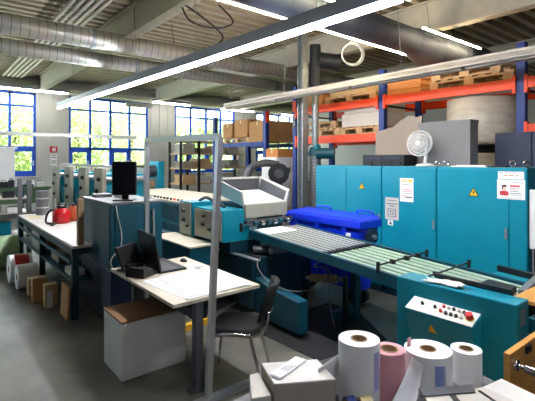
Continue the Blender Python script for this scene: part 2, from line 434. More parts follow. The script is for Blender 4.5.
# cables
mb = MB()
mb.tubepath([(2.72, 5.2, 3.86), (2.75, 5.0, 3.62), (2.95, 4.7, 3.5), (3.15, 4.6, 3.6), (3.05, 4.8, 3.86)], .012, 6)
mb.tubepath([(2.72, 5.1, 3.86), (2.9, 4.9, 3.66), (3.05, 4.7, 3.42), (3.0, 4.75, 3.3)], .012, 6)
solo('hanging_cable', mb, M['black'], 'black cable loops hanging from the roof girder above the strip light', 'cable')
mb = MB(); cx, cy, cz = 4.95, 4.1, 3.36
for k in range(4):
    r = .15+.006*k
    mb.tubepath([(cx+.7765*r*math.cos(a)+.01*k, cy-.63*r*math.cos(a), cz+r*1.0*math.sin(a)) for a in [2*PI*i/14 for i in range(14)]], .01, 6, 2, True)
mb.tubepath([(cx, cy, cz+.15), (cx+.02, cy+.05, 3.56)], .008, 6, 1)
solo('coiled_cable', mb, M['cream'], 'pale coiled cable hanging beneath the dark duct', 'cable')

# ------------------------------------------------------------------ steel column and extraction pipe
mb = MB(); cx, cy = 5.38, 5.6
mb.box(cx-.07, cx+.07, cy-.07, cy-.055, 0, ZC); mb.box(cx-.07, cx+.07, cy+.055, cy+.07, 0, ZC); mb.box(cx-.008, cx+.008, cy-.055, cy+.055, 0, ZC)
o = mb.build('trim_7', M['steel']); o['kind'] = 'structure'
t = root('extraction_pipe', (5.6, 5.5, 0), 'grey vertical extraction pipe with black elbow beside the steel column', 'pipe')
C((5.6, 5.5, 0), (5.6, 5.5, 1.86), .11, n=28).build('spiral_pipe', M['ductv'], t)
C((5.6, 5.5, 2.02), (5.6, 5.5, 3.0), .065, n=20).build('upper_pipe', M['steel'], t)
mb = C((5.6, 5.5, 3.0), (5.6, 5.5, 3.12), .065, .12, n=20); mb.cyl((5.6, 5.5, 3.12), (5.6, 5.5, 3.9), .12, .1, n=20); mb.build('elbow', M['dark'], t)
mb = C((5.64, 5.46, 3.62), (5.92, 5.24, 3.58), .15, n=24); mb.cyl((5.92, 5.24, 3.58), (5.95, 5.215, 3.575), .165, n=24); mb.build('blower_box', M['dark'], t)
mb = C((5.6, 5.5, 1.86), (5.6, 5.5, 2.02), .15, .09, n=24); o = mb.build('cone', M['tealdark'], t)
mb = C((5.56, 5.42, 1.9), (5.72, 5.2, 1.9), .1, n=20); mb.cyl((5.72, 5.2, 1.9), (5.75, 5.16, 1.9), .12, n=20); mb.build('motor', M['tealdark'], t)
B(5.5, 5.6, 5.36, 5.42, 1.98, 2.06).build('terminal_box', M['teal'], t)

# ------------------------------------------------------------------ orange and blue pallet rack
RX0, RX1 = 6.0, 7.1
UY = [2.165, 4.3, 6.45]
t = root('pallet_rack', (6.5, 4.3, 0), 'tall pallet rack with blue uprights and orange beams behind the switch cabinets', 'rack')
for y in UY + [.03]:
    for x in (RX0, RX1):
        m = B(x-.05, x+.05, y-.05, y+.05, 0, 3.3); m.box(x-.08, x+.08, y-.08, y+.08, 0, .01)
        m.build('upright', M['blue'], t)
    m = MB()
    for z in (.3, 1.1, 1.9, 2.7): m.bar((RX0, y, z), (RX1, y, z+.6), .03, .03); m.bar((RX0, y, z), (RX1, y, z), .03, .03)
    m.build('brace', M['navy'], t)
def beams(y0, y1, z):
    for x in (RX0-.04, RX1+.04):
        m = B(x-.025, x+.025, y0+.05, y1-.05, z-.14, z)
        m.box(x-.04, x+.04, y0+.05, y0+.09, z-.2, z+.03); m.box(x-.04, x+.04, y1-.09, y1-.05, z-.2, z+.03)
        m.build('beam', M['orange'], t)
ZU, ZL = 2.84, 2.24
for i in range(2): beams(UY[i], UY[i+1], ZU)
beams(.03, 2.165, ZU); beams(.03, 2.165, ZL); beams(UY[1], UY[2], ZL)
tb = MB()   # load number on the end upright
tb.box(5.945, 5.949, 6.41, 6.49, 2.45, 2.72); o = tb.build('load_sign', M['navy'], t)
def digit3(parent, x, y, z, s):
    m = MB(); w = s*.55
    for (u0, u1, v0, v1) in ((0,w,.88*s,s),(0,w,.44*s,.56*s),(0,w,0,.12*s),(0,.16*s,0,s)): m.box(x-.004, x, y+u0, y+u1, z+v0, z+v1)
    m.build('digit', M['white'], parent)
digit3(o, 5.945, 6.425, 2.5, .09); digit3(o, 5.945, 6.425, 2.62, .07)
B(5.944, 5.95, 6.4, 6.5, 2.78, 3.0).build('guard_sleeve', M['orange'], t)

def pallet(x, y, z, label, w=.8, l=1.2, group='pallets on the rack', along='y'):
    t_ = root('pallet', (x, y, z), label, 'pallet', group)
    bx = lambda a, b, c, d, e, f: (a, b, c, d, e, f)
    k = MB()
    for i in range(7):
        yy = y-l/2+i*(l-.1)/6; k.box(x-w/2, x+w/2, yy, yy+.1, z+.122, z+.144)
    k.build('deck', M['pallet'], t_)
    for xx in (x-w/2, x-.05, x+w/2-.1):
        B(xx, xx+.1, y-l/2, y+l/2, z+.1, z+.122).build('stringer', M['pallet'], t_); B(xx, xx+.1, y-l/2, y+l/2, z, z+.022).build('skid', M['pallet'], t_)
        for yy in (y-l/2, y-.07, y+l/2-.14): B(xx, xx+.1, yy, yy+.14, z+.022, z+.1).build('block', M['pallet'], t_)
    return t_
def carton(x0, x1, y0, y1, z0, z1, m, label, group=None, tape=True, name='cardboard_box'):
    t_ = root(name, ((x0+x1)/2, (y0+y1)/2, z0), label, 'box', group)
    B(x0, x1, y0, y1, z0, z1-.004).build('body', m, t_, bevel=.006)
    yc = (y0+y1)/2
    k = B(x0+.006, x1-.006, y0+.004, yc-.002, z1-.006, z1); k.box(x0+.006, x1-.006, yc+.002, y1-.004, z1-.006, z1); k.build('flap', m, t_)
    if tape: 
        k = B(x0-.001, x1+.001, yc-.025, yc+.025, z1-.0005, z1+.001); k.box(x0-.0015, x0+.001, yc-.025, yc+.025, z1-.1, z1); k.build('tape', M['tape'], t_)
    return t_
zu = ZU+.001; zl = ZL+.001
carton(6.0, 6.5, 5.85, 6.36, zu, zu+.28, M['carton'], 'brown cardboard box at left end of the upper rack level', 'boxes on the rack')
m_ = B(6.0, 6.5, 5.7, 5.82, zu, zu+.25); solo('wooden_board', m_, M['board'], 'orange-brown board standing right of the brown box, upper rack level', 'board')
pallet(6.45, 5.08, zu, 'pallet at left on the upper rack level beside the brown board')
carton(6.1, 6.85, 4.72, 5.6, zu+.146, zu+.3, M['carton2'], 'flat light carton lying on the upper left pallet of the rack', 'boxes on the rack')
mb = MB()
for k in range(7): mb.box(6.02, 6.9, 3.62-.01*(k % 2), 4.22, zu+k*.045, zu+k*.045+.04)
solo('board_stack', mb, M['board'], 'stack of orange-brown boards right of the blue upright, upper level', 'boards')
pallet(6.45, 2.88, zu, 'lower pallet of the pair right of the boards, upper rack level')
pallet(6.45, 2.95, zu+.147, 'upper pallet of the pair stacked right of the boards, upper rack level', l=1.0)
pallet(6.45, 1.4, zu, 'pallet at far right of the upper rack level', l=1.1)
solo('timber_plank', B(6.0, 6.1, 2.25, 3.3, zu+.293, zu+.325), M['pallet'], 'thin timber plank lying on top of the stacked pallets', 'plank')
pallet(6.45, 5.83, zl, 'bottom left pallet on the lower rack level', l=1.05)
pallet(6.45, 5.88, zl+.146, 'second pallet stacked at left on the lower rack level', l=.95)
pallet(6.45, 4.85, zl, 'right pallet under the pale cartons on the lower rack level', l=.9)
carton(6.05, 6.85, 4.42, 5.25, zl+.147, zl+.38, M['cartonpale'], 'pale carton on the right pallet, lower rack level', 'boxes on the rack', tape=False)
carton(6.05, 6.85, 4.42, 5.2, zl+.382, zl+.56, M['cartonpale'], 'upper pale carton of the stack on the lower rack level', 'boxes on the rack', tape=False)
carton(6.1, 6.7, .6, 1.7, zl, zl+.25, M['taupe'], 'dull carton on the lower level at the right end of the rack', 'boxes on the rack')

# stack of big wrapped reels in the middle bay
def reel(x, y, z0, z1, r, label, m=M['wrap'], group='wrapped paper reels', core=.05):
    t_ = root('paper_reel', (x, y, z0), label, 'paper reel', group)
    k = MB(); k.lathe((x, y, z0), [(core, 0), (r-.01, 0), (r, .01), (r, (z1-z0)*.5), (r, z1-z0-.01), (r-.01, z1-z0), (core, z1-z0), (core, 0)], 40)
    k.build('paper_winding', m, t_)
    MB().ring((x, y, z0+.002), (x, y, z1-.002), core-.001, core-.012).build('core', M['tube'], t_)
    return t_
pallet(6.6, 2.9, 0, 'pallet on the floor under the wrapped paper reels', w=1.0, l=1.0)
reel(6.6, 2.9, .145, 1.88, .53, 'lower wrapped paper reel on a floor pallet in the rack')
t2 = root('pallet', (6.6, 2.9, 1.882), 'dark pallet between the two wrapped paper reels', 'pallet', 'pallets on the rack')
mb = MB()
for i in range(5): mb.box(6.08, 7.08, 2.42+i*.21, 2.54+i*.21, 1.985, 2.0)
mb.build('deck', M['black'], t2)
mb = MB()
for yy in (2.42, 2.85, 3.28): mb.box(6.08, 7.08, yy, yy+.1, 1.9, 1.985); mb.box(6.08, 7.08, yy, yy+.1, 1.882, 1.9)
mb.build('stringer', M['black'], t2)
reel(6.6, 2.9, 2.002, 2.69, .53, 'upper wrapped paper reel standing under the orange beam')

# ------------------------------------------------------------------ switch cabinets
CX0, CX1, CZ = 4.75, 5.3, 1.70
def eyebolt(x, y, z, parent):
    k = C((x, y, z), (x, y, z+.015), .018, n=12)
    k.tubepath([(x+.63*.0+0.7765*.028*math.cos(a), y-.63*.028*math.cos(a), z+.042+.028*math.sin(a)) for a in [2*PI*i/12 for i in range(12)]], .009, 8, 1, True)
    k.build('eye_bolt', M['chrome'], parent)
def wtri(y, z, s, parent, x=CX0-.012, name='warning_sign'):
    k = MB(); k.prism([(y-s, z), (y+s, z), (y, z+1.7*s)], 'x', x-.002, x+.004); o = k.build(name, M['yellow'], parent)
    k = MB(); k.prism([(y-.1*s, z+1.1*s), (y+.15*s, z+1.1*s), (y, z+.75*s), (y+.2*s, z+.75*s), (y-.12*s, z+.2*s), (y-.02*s, z+.58*s), (y-.2*s, z+.58*s)], 'x', x-.004, x-.002)
    k.build('lightning_mark', M['black'], o)
    k = MB()
    for p, q in (((y-s, z), (y+s, z)), ((y+s, z), (y, z+1.7*s)), ((y, z+1.7*s), (y-s, z))):
        k.bar((x-.003, p[0], p[1]), (x-.003, q[0], q[1]), .004, .12*s)
    k.build('border', M['black'], o)
def cabinet(y0, y1, splits, label, extras):
    t_ = root('switch_cabinet', ((CX0+CX1)/2, (y0+y1)/2, 0), label, 'cabinet', 'teal switch cabinets')
    B(CX0, CX1, y0+.003, y1-.003, .1, CZ).build('body', M['teal'], t_, bevel=.006)
    B(CX0+.03, CX1-.03, y0+.02, y1-.02, 0, .1).build('plinth', M['tealdeep'], t_)
    ed = [y0]+splits+[y1]
    for a, b in zip(ed[:-1], ed[1:]):
        d = B(CX0-.012, CX0, a+.006, b-.006, .13, CZ-.02).build('door', M['teal'], t_, bevel=.004)
        if b-a > .3:
            k = B(CX0-.022, CX0-.012, a+.02, a+.045, .95, 1.06); k.cyl((CX0-.03, a+.0325, 1.02), (CX0-.022, a+.0325, 1.02), .009, n=10); k.build('latch', M['alu'], d)
    for e in extras: e(t_)
    return t_
cabinet(3.423, 4.64, [4.03], 'teal switch cabinet at the left end, behind the blue bin',
        [lambda t_: wtri(3.745, 1.38, .05, t_)])
def padlock(t_):
    pass
cabinet(2.643, 3.417, [], 'teal switch cabinet between the left cabinet and the widest right one, carrying two notices',
        [lambda t_: [eyebolt(4.86, 2.69, CZ, t_)]])
cabinet(1.66, 2.637, [1.83], 'rightmost teal switch cabinet, with safety poster and lightning triangle',
        [lambda t_: wtri(2.2, 1.38, .055, t_), lambda t_: [eyebolt(4.86, 2.58, CZ, t_), eyebolt(4.85, 1.84, CZ, t_), eyebolt(4.85, 1.71, CZ, t_)]])
# notices on the doors (flat paper things)
def notice(y0, y1, z0, z1, base, label, lines, name='notice', cat='notice', x=CX0-.012):
    t_ = root(name, (x-.001, (y0+y1)/2, z0), label, cat)
    B(x-.003, x-.0005, y0, y1, z0, z1).build('sheet', base, t_)
    for nm, mt, r in lines:
        k = MB()
        for (u0, u1, v0, v1) in r:
            k.box(x-.0045, x-.003, y1-(y1-y0)*u1, y1-(y1-y0)*u0, z1-(z1-z0)*v1, z1-(z1-z0)*v0)
        k.build(nm, mt, t_)
    return t_
notice(2.943, 3.136, 1.25, 1.55, M['paper'], 'white notice with yellow heading taped on the middle switch cabinet',
       [('heading', M['yellow'], [(.18,.3,.05,.17),(.36,.46,.05,.17),(.5,.6,.08,.14),(.66,.88,.05,.17)]),
        ('text_lines', M['redprint'], [(.15,.85,.46,.48),(.2,.9,.55,.57),(.15,.5,.72,.74)]),
        ('small_print', M['grey'], [(.15,.7,.26,.28),(.2,.9,.63,.645),(.4,.9,.78,.83)])])
notice(3.155, 3.36, 1.0, 1.29, M['pale'], 'grey metal operating plate below the white notice',
       [('heading', M['black'], [(.1,.85,.12,.14),(.12,.9,.27,.3),(.3,.7,.37,.4)]),
        ('diagram', M['black'], [(.2,.8,.5,.52),(.2,.8,.84,.86),(.2,.24,.5,.86),(.76,.8,.5,.86),(.38,.62,.58,.6),(.38,.62,.75,.77),(.38,.42,.58,.77),(.58,.62,.58,.77)])], name='metal_plate', cat='sign')
notice(3.24, 3.315, .925, .995, M['paper'], 'small white sticker with a black symbol under the grey metal plate',
       [('padlock_symbol', M['black'], [(.3,.7,.45,.85),(.35,.42,.15,.45),(.58,.65,.15,.45),(.35,.65,.12,.2)])], name='sticker', cat='sticker')
t_ = notice(1.68, 1.95, 1.37, 1.575, M['paper'], 'white safety poster with a woman in red on the right cabinet',
       [('red_heading', M['redprint'], [(.48,.82,.28,.36),(.48,.68,.44,.47),(.72,.78,.44,.47)]),
        ('text_lines', M['grey'], [(.48,.75,.56,.59),(.48,.85,.67,.7),(.5,.9,.76,.78),(.55,.95,.14,.16)]),
        ('icon_row', M['darkgrey'], [(.08+.11*i,.11+.11*i,.92,.95) for i in range(8)]),
        ('woman_top', M['redprint'], [(.16,.36,.58,.82),(.1,.17,.6,.8),(.35,.42,.62,.8)]),
        ('woman_face', M['skin'], [(.21,.31,.36,.56)]),
        ('woman_hair', M['black'], [(.18,.34,.28,.38),(.18,.22,.34,.5)])], name='safety_poster', cat='poster')
notice(1.69, 1.942, 1.58, 1.66, M['paper'], 'narrow white notice strip directly above the safety poster',
       [('text_lines', M['grey'], [(.08,.2,.12,.2),(.25,.9,.14,.18)]), ('coloured_words', M['carton2'], [(.25,.36,.45,.6),(.45,.6,.45,.6),(.66,.8,.48,.6)])])

# things on top of the cabinets
zt = CZ+.001
t = root('audio_receiver', (4.95, 3.7, zt), 'black audio receiver lying on the left teal cabinet', 'receiver')
B(4.85, 5.15, 3.15, 3.82, zt, zt+.15).build('case', M['black'], t, bevel=.006)
B(4.852, 4.855, 3.36, 3.99, zt+.072, zt+.078).build('seam', M['grey'], t) if 0 else None
m = B(4.842, 4.849, 3.2, 3.46, zt+.09, zt+.12); m.box(4.842, 4.849, 3.52, 3.75, zt+.09, zt+.12); m.build('display', M['navy'], t)
for k in range(4): C((4.849, 3.22+k*.15, zt+.04), (4.835, 3.22+k*.15, zt+.04), .02, n=12).build('knob', M['dark'], t)
t = root('cardboard_box', (5.1, 3.35, zt), 'open taupe cardboard box with raised torn flaps on the cabinets', 'box')
m = B(5.16, 5.29, 3.1, 3.83, zt, zt+.5); m.build('body', M['taupe'], t, bevel=.004)
m = MB(); prof = [(3.83,.5),(3.7,.52),(3.55,.55),(3.42,.64),(3.28,.70),(3.18,.66),(3.1,.68)]
for (a, za), (b, zb) in zip(prof[:-1], prof[1:]):
    m.hexa([(5.165,b,zt+.49),(5.172,b,zt+.49),(5.172,a,zt+.49),(5.165,a,zt+.49),(5.195,b,zt+zb),(5.2,b,zt+zb),(5.2,a,zt+za),(5.195,a,zt+za)])
m.build('flap', M['taupe'], t)
t = root('grey_box', (5.2, 2.85, zt), 'large plain grey box behind the white fan', 'box')
B(5.08, 5.29, 2.40, 3.08, zt, zt+.55).build('body', M['greybox'], t, bevel=.004)
B(5.075, 5.295, 2.395, 3.085, zt+.53, zt+.57).build('lid', M['greybox'], t)
t = root('desk_fan', (4.95, 2.95, zt), 'white desk fan standing on the middle teal cabinet', 'fan')
fx, fy = 4.93, 2.9
m = MB(); m.lathe((fx, fy, zt), [(0.001,.0),(.11,0),(.115,.012),(.09,.03),(.03,.04),(.001,.042)], 28); m.build('base', M['white'], t)
C((fx, fy-.0, zt+.03), (fx-.01, fy-.03, zt+.24), .022, .018).build('stand', M['white'], t)
hc = Vector((fx-.02, fy+.06, zt+.29)); ax = Vector((-.8, -.1, .08)).normalized()
C(hc-ax*.02, hc-ax*.15, .045, .035).build('motor_housing', M['white'], t)
u = ax.cross(Vector((0,0,1))).normalized(); w = ax.cross(u)
m = MB()
for r, off in ((.16,.0),(.16,.02),(.12,.045),(.07,.055),(.13,-.02),(.08,-.03)):
    m.tubepath([tuple(hc+ax*off+(u*math.cos(a)+w*math.sin(a))*r) for a in [2*PI*i/24 for i in range(24)]], .004 if r < .15 else .008, 6, 1, True)
for i in range(36):
    a = 2*PI*i/36; e = u*math.cos(a)+w*math.sin(a)
    m.tubepath([tuple(hc+ax*.058+e*.03), tuple(hc+ax*.045+e*.12), tuple(hc+ax*.01+e*.16), tuple(hc-ax*.02+e*.13), tuple(hc-ax*.03+e*.05)], .002, 4, 1)
m.build('guard', M['white'], t)
C(hc+ax*.05, hc+ax*.065, .035, n=20).build('badge', M['pale'], t)
for i in range(3):
    a0 = 2*PI*i/3; V = []
    for k in range(7):
        a = a0+k*.2
        for r in (.03, .14-.01*abs(k-3)): V.append(tuple(hc+ax*(.01+.02*(k-3)/6)+(u*math.cos(a)+w*math.sin(a))*r))
    m = MB().add(V, [(2*k, 2*k+1, 2*k+3, 2*k+2) for k in range(6)], True)
    o = m.build('blade', M['pale'], t); sd = o.modifiers.new('Solid', 'SOLIDIFY'); sd.thickness = .004
solo('paper_stack', MB().box(4.82, 5.05, 2.1, 2.5, zt, zt+.012).box(4.84, 5.04, 2.12, 2.45, zt+.012, zt+.02), M['paper'], 'flat white papers lying on the right teal cabinet', 'papers')
solo('dark_folder', B(4.8, 5.0, 1.9, 2.08, zt, zt+.015), M['dark'], 'thin dark folder at the right of the papers on the cabinet', 'folder')

# navy metal cupboard and things right of the cabinets
t = root('navy_cupboard', (5.7, 1.86, 0), 'dark navy metal cupboard behind the right teal cabinet', 'cupboard')
B(5.45, 5.9, 1.45, 2.27, 0, 2.11).build('body', M['navy'], t, bevel=.006)
for a, b in ((1.455, 1.855), (1.865, 2.265)):
    o = B(5.435, 5.45, a, b, .05, 2.09).build('door', M['navy'], t, bevel=.004)
    B(5.42, 5.435, (b-.04 if a < 1.7 else a+.02), (b-.02 if a < 1.7 else a+.04), .9, 1.05).build('handle', M['alu'], o)
solo('wall_panel_board', B(4.95, 5.0, 1.1, 1.66, .62, 1.5), M['white'], 'white upright board standing right of the teal cabinets', 'board') if 0 else None
t = root('partition_board', (4.78, 1.45, 0), 'white upright board at right edge beside the teal cabinets', 'board')
B(4.76, 4.8, 1.22, 1.65, .88, 1.48).build('board', M['white'], t, bevel=.004)
m = B(4.72, 4.84, 1.6, 1.64, 0, .03); m.box(4.77, 4.79, 1.61, 1.63, .03, .88); m.build('leg', M['grey'], t)
m = B(4.72, 4.84, 1.24, 1.28, 0, .03); m.box(4.77, 4.79, 1.25, 1.27, .03, .88); m.build('leg', M['grey'], t)

# ------------------------------------------------------------------ blue wheeled bin
bx0, bx1, by0, by1 = 3.95, 4.36, 3.14, 4.47
t = root('wheeled_bin', ((bx0+bx1)/2, 3.8, 0), 'large blue wheeled bin with flat lid in front of the teal cabinets', 'bin')
m = MB(); m.hexa([(bx0+.1,by0+.12,.18),(bx1-.06,by0+.12,.18),(bx1-.06,by1-.12,.18),(bx0+.1,by1-.12,.18),(bx0+.02,by0+.02,1.0),(bx1-.01,by0+.02,1.0),(bx1-.01,by1-.02,1.0),(bx0+.02,by1-.02,1.0)])
m.build('body', M['binblue'], t, bevel=.03)
B(bx0-.005, bx1, by0, by1, .96, 1.055).build('rim', M['binblue'], t, bevel=.012)
m = MB(); m.hexa([(bx0,by0+.01,1.055),(bx1,by0+.01,1.055),(bx1,by1-.01,1.055),(bx0,by1-.01,1.055),(bx0+.05,by0+.06,1.075),(bx1-.01,by0+.06,1.1),(bx1-.01,by1-.06,1.1),(bx0+.05,by1-.06,1.075)])
o = m.build('lid', M['binblue'], t, bevel=.01)
for yy in (3.35, 4.05):
    k = MB(); k.tubepath([(bx1-.06,yy-.12,1.09),(bx1-.06,yy-.11,1.135),(bx1-.06,yy+.11,1.135),(bx1-.06,yy+.12,1.09)], .014, 8, 3); k.build('handle', M['binblue'], o)
for yy in (3.4, 3.85, 4.25): B(bx0-.002, bx0+.06, yy-.03, yy+.03, .3, .96).build('rib', M['binblue'], t)
m = C((bx0+.22, by0-.012, .86), (bx0+.22, by0+.06, .86), .1, n=24); m.build('trunnion', M['navy'], t)
C((bx0+.22, by0-.05, .86), (bx0+.22, by0-.012, .86), .03, n=16).build('pivot', M['alu'], t)
k = B(bx0+.005, bx0+.012, 3.3, 3.42, .78, .9); k.build('label_plate', M['paper'], t); 
k = B(bx0+.005, bx0+.012, 3.62, 3.76, .74, .88); k.build('label_plate', M['darkgrey'], t)
for xx in (bx0+.16, bx1-.12):
    for yy in (by0+.22, by1-.22):
        o = C((xx-.025, yy, .1), (xx+.025, yy, .1), .1, n=24).build('wheel', M['black'], t)
        k = B(xx-.035, xx-.028, yy-.03, yy+.03, .1, .19); k.box(xx+.028, xx+.035, yy-.03, yy+.03, .1, .19); k.box(xx-.035, xx+.035, yy-.04, yy+.04, .185, .2); k.build('fork', M['steel'], o)

# ------------------------------------------------------------------ main printing line: base, control boxes, slatted tables
t = root('envelope_machine', (3.3, 6, 0), 'long dark teal envelope printing machine running from the hopper to the window wall', 'machine')
MX = 2.82
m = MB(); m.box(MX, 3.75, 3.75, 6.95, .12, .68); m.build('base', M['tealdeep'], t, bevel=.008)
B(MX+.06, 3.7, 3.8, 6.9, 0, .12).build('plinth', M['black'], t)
m = MB(); m.prism([(3.03,.05),(3.74,.05),(3.74,.47),(3.5,.42),(3.03,.37)], 'x', 2.86, 2.99); m.build('end_housing', M['tealdark'], t, bevel=.012)
m = B(2.74, MX+.02, 4.05, 5.4, .685, .7); m.build('ledge', M['tealdeep'], t)
m = B(2.73, 2.79, 4.3, 4.95, .7, .712); m.box(2.73, 2.79, 3.55, 4.0, .7, .712); m.build('scale_strip', M['alu'], t)
C((2.76, 4.86, .712), (2.76, 4.86, .75), .022, n=14).build('stop_button', M['red'], t)
m = B(2.34, 2.7, 4.3, 5.35, .762, .785); o = m.build('side_tray', M['desk'], t, bevel=.004)
B(2.36, 2.7, 4.32, 5.33, .5, .762).build('tray_box', M['tealdark'], o, bevel=.004); B(2.4, 2.66, 4.4, 4.5, 0, .5).build('tray_leg', M['tealdeep'], o)
# upper body
m = MB(); m.box(2.95, 3.75, 4.75, 6.95, .68, .8); m.build('deck', M['tealdark'], t, bevel=.006)
# beige-fronted control boxes
def ctrlbox(x0, x1, y0, y1, z0, z1, knobs, zb=None):
    o = B(x0, x1, y0, y1, z0, z1).build('control_box', M['teal'], t, bevel=.006)
    B(x0-.012, x0, y0+.015, y1-.015, z0+.015, z1-.02).build('front_plate', M['beige'], o, bevel=.004)
    for yy, zz, r in knobs: C((x0-.012, yy, zz), (x0-.045, yy, zz), r, r*.8, n=14).build('knob', M['black'], o)
    return o
ctrlbox(2.66, 3.05, 4.1, 4.75, .82, 1.19, [(4.5,1.0,.028),(4.48,1.1,.02),(4.35,.95,.022),(4.2,.9,.02)])
o = ctrlbox(2.66, 2.98, 4.82, 5.15, .8, 1.235, [(5.0,1.12,.03),(5.0,1.0,.03),(4.9,.93,.02)])
mb = MB(); mb.tubepath([(2.85,4.95,1.24),(2.8,4.7,1.3),(2.8,4.5,1.26),(2.86,4.35,1.2)], .02, 8); mb.build('hose', M['black'], t)
B(2.9, 2.93, 4.075, 4.1, .93, 1.03).build('handle', M['black'], t)
B(2.75, 3.2, 4.08, 4.72, .7, .82).build('support_block', M['tealdeep'], t)
B(2.72, 2.95, 4.84, 5.12, .7, .8).build('support_block', M['tealdeep'], t)
# far feeder: cream table on teal body
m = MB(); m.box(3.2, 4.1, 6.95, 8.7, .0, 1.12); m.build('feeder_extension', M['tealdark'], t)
m = MB(); m.box(3.0, 4.1, 5.75, 6.95, .8, 1.12); m.build('feeder_body', M['teal'], t, bevel=.006)
m = MB().prism([(2.96,5.72),(4.2,5.72),(4.2,8.75),(3.17,8.75),(3.17,6.97),(2.96,6.97)], 'z', 1.12, 1.15); m.build('feeder_top', M['desk'], t)
for k in range(9): C((3.03, 5.8+k*.12, 1.15), (3.03, 5.8+k*.12, 1.18), .02, n=10).build('knob', M['red'] if k == 2 else M['black'], t)
o = B(2.985, 3.0, 5.8, 6.5, .84, 1.08).build('front_plate', M['tealdark'], t)
ctrlbox(2.92, 3.0, 5.22, 5.45, .82, 1.12, [])

# hopper tray on top of the machine
t = root('feed_hopper', (3.3, 4.4, .7), 'open pale grey feed hopper with dark inner walls on the envelope machine', 'hopper')
def wallquad(p, th, name, mt_out, mt_in):
    pass
x0, x1, yb, yf = 2.98, 3.62, 4.66, 4.1
zfb, zff, ztb, ztf = 1.37, 1.25, 1.55, 1.40
e = .022
m = MB(); m.hexa([(x0,yf,zff-.02),(x1,yf,zff-.02),(x1,yb,zfb-.02),(x0,yb,zfb-.02),(x0,yf,zff),(x1,yf,zff),(x1,yb,zfb),(x0,yb,zfb)]); m.build('tray_floor', M['pale'], t)
for s, nx in ((x0, -1), (x1, 1)):
    a, b = (s-e, s) if nx < 0 else (s, s+e); fl = .05*nx
    m = MB(); m.hexa([(a,yf,zff-.03),(b,yf,zff-.03),(b,yb,zfb-.03),(a,yb,zfb-.03),(a+fl,yf-.02,ztf),(b+fl,yf-.02,ztf),(b+fl,yb+.02,ztb),(a+fl,yb+.02,ztb)]); o = m.build('side_wall', M['pale'], t)
    q = b if nx < 0 else a
    a2, b2 = (q, q+.004) if nx < 0 else (q-.004, q)
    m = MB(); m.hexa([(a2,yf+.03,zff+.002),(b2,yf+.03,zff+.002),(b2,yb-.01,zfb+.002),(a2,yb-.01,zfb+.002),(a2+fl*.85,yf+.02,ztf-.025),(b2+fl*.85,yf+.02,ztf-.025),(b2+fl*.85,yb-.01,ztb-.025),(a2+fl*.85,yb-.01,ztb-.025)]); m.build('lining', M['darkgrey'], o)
m = MB(); m.hexa([(x0-e,yb,zfb-.03),(x1+e,yb,zfb-.03),(x1+e,yb+e,zfb-.03),(x0-e,yb+e,zfb-.03),(x0-e-.05,yb+.02,ztb),(x1+e+.05,yb+.02,ztb),(x1+e+.05,yb+.02+e,ztb),(x0-e-.05,yb+.02+e,ztb)]); o = m.build('back_wall', M['pale'], t)
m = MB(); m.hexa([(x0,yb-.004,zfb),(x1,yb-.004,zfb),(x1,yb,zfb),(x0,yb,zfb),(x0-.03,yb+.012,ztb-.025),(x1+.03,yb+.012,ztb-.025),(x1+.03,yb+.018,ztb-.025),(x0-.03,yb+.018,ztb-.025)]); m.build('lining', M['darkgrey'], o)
m = B(x0-.01, x1+.01, yf-.03, yf+.04, 1.08, zff-.005); m.build('front_fascia', M['beige'], t, bevel=.004)
for xa in (x0+.02, x1-.07): B(xa, xa+.05, yf+.05, yb-.05, .69, 1.24).build('support', M['tealdark'], t)
m = MB(); m.bar((x0-.04, yf-.06, 1.04), (x1+.05, yf-.06, 1.04), .05, .04); m.build('feed_bar', M['darkgrey'], t)
for k in range(6):
    xx = x0+.06+k*.1
    m = C((xx, yf-.1, 1.02), (xx+.05, yf-.1, 1.02), .03, n=16); m.bar((xx+.025, yf-.06, 1.04), (xx+.025, yf-.1, 1.02), .015, .015); m.build('feed_roller', M['chrome'] if k % 2 else M['tealdark'], t)

# slatted delivery table, gently falling towards the camera
zc = lambda y: .70+.06*y
t = root('slatted_conveyor', (3.4, 3.2, 0), 'long slatted delivery table in green and grey, between hopper and control console', 'conveyor')
def slab(x0, x1, y0, y1, d0, d1, mt, name, parent=t, bevel=0):
    m = MB(); m.hexa([(x0,y0,zc(y0)+d0),(x1,y0,zc(y0)+d0),(x1,y1,zc(y1)+d0),(x0,y1,zc(y1)+d0),(x0,y0,zc(y0)+d1),(x1,y0,zc(y0)+d1),(x1,y1,zc(y1)+d1),(x0,y1,zc(y1)+d1)])
    return m.build(name, mt, parent, bevel=bevel)
M['slatgrey'] = mat('slat_grey', '#9aa097', .3, var=.08)
slab(3.04, 3.76, 2.86, 4.02, -.05, -.012, M['tealdeep'], 'bed')
slab(3.04, 3.76, 1.2, 2.84, -.05, -.022, M['tealdeep'], 'bed')
for i in range(9):
    x = 3.05+i*.08; slab(x, x+.056, 2.88, 4.02, -.012, .0, M['slatgrey'], 'slat')
M['slatgreen'] = mat('slat_green', '#a6c0a6', .3, var=.1)
for i in range(7):
    x = 3.06+i*.1; slab(x, x+.062, 1.22, 2.82, -.022, -.008, M['slatgreen'], 'slat')
slab(3.0, 3.04, .1, 4.05, -.09, .004, M['tealdark'], 'side_rail'); slab(3.76, 3.8, .1, 4.05, -.1, .004, M['tealdark'], 'side_rail')
m = MB()
for i in range(12): m.box(3.05+i*.06, 3.08+i*.06, 2.8, 2.9, zc(2.85)-.01, zc(2.85)+.006)
m.build('joint_teeth', M['black'], t)
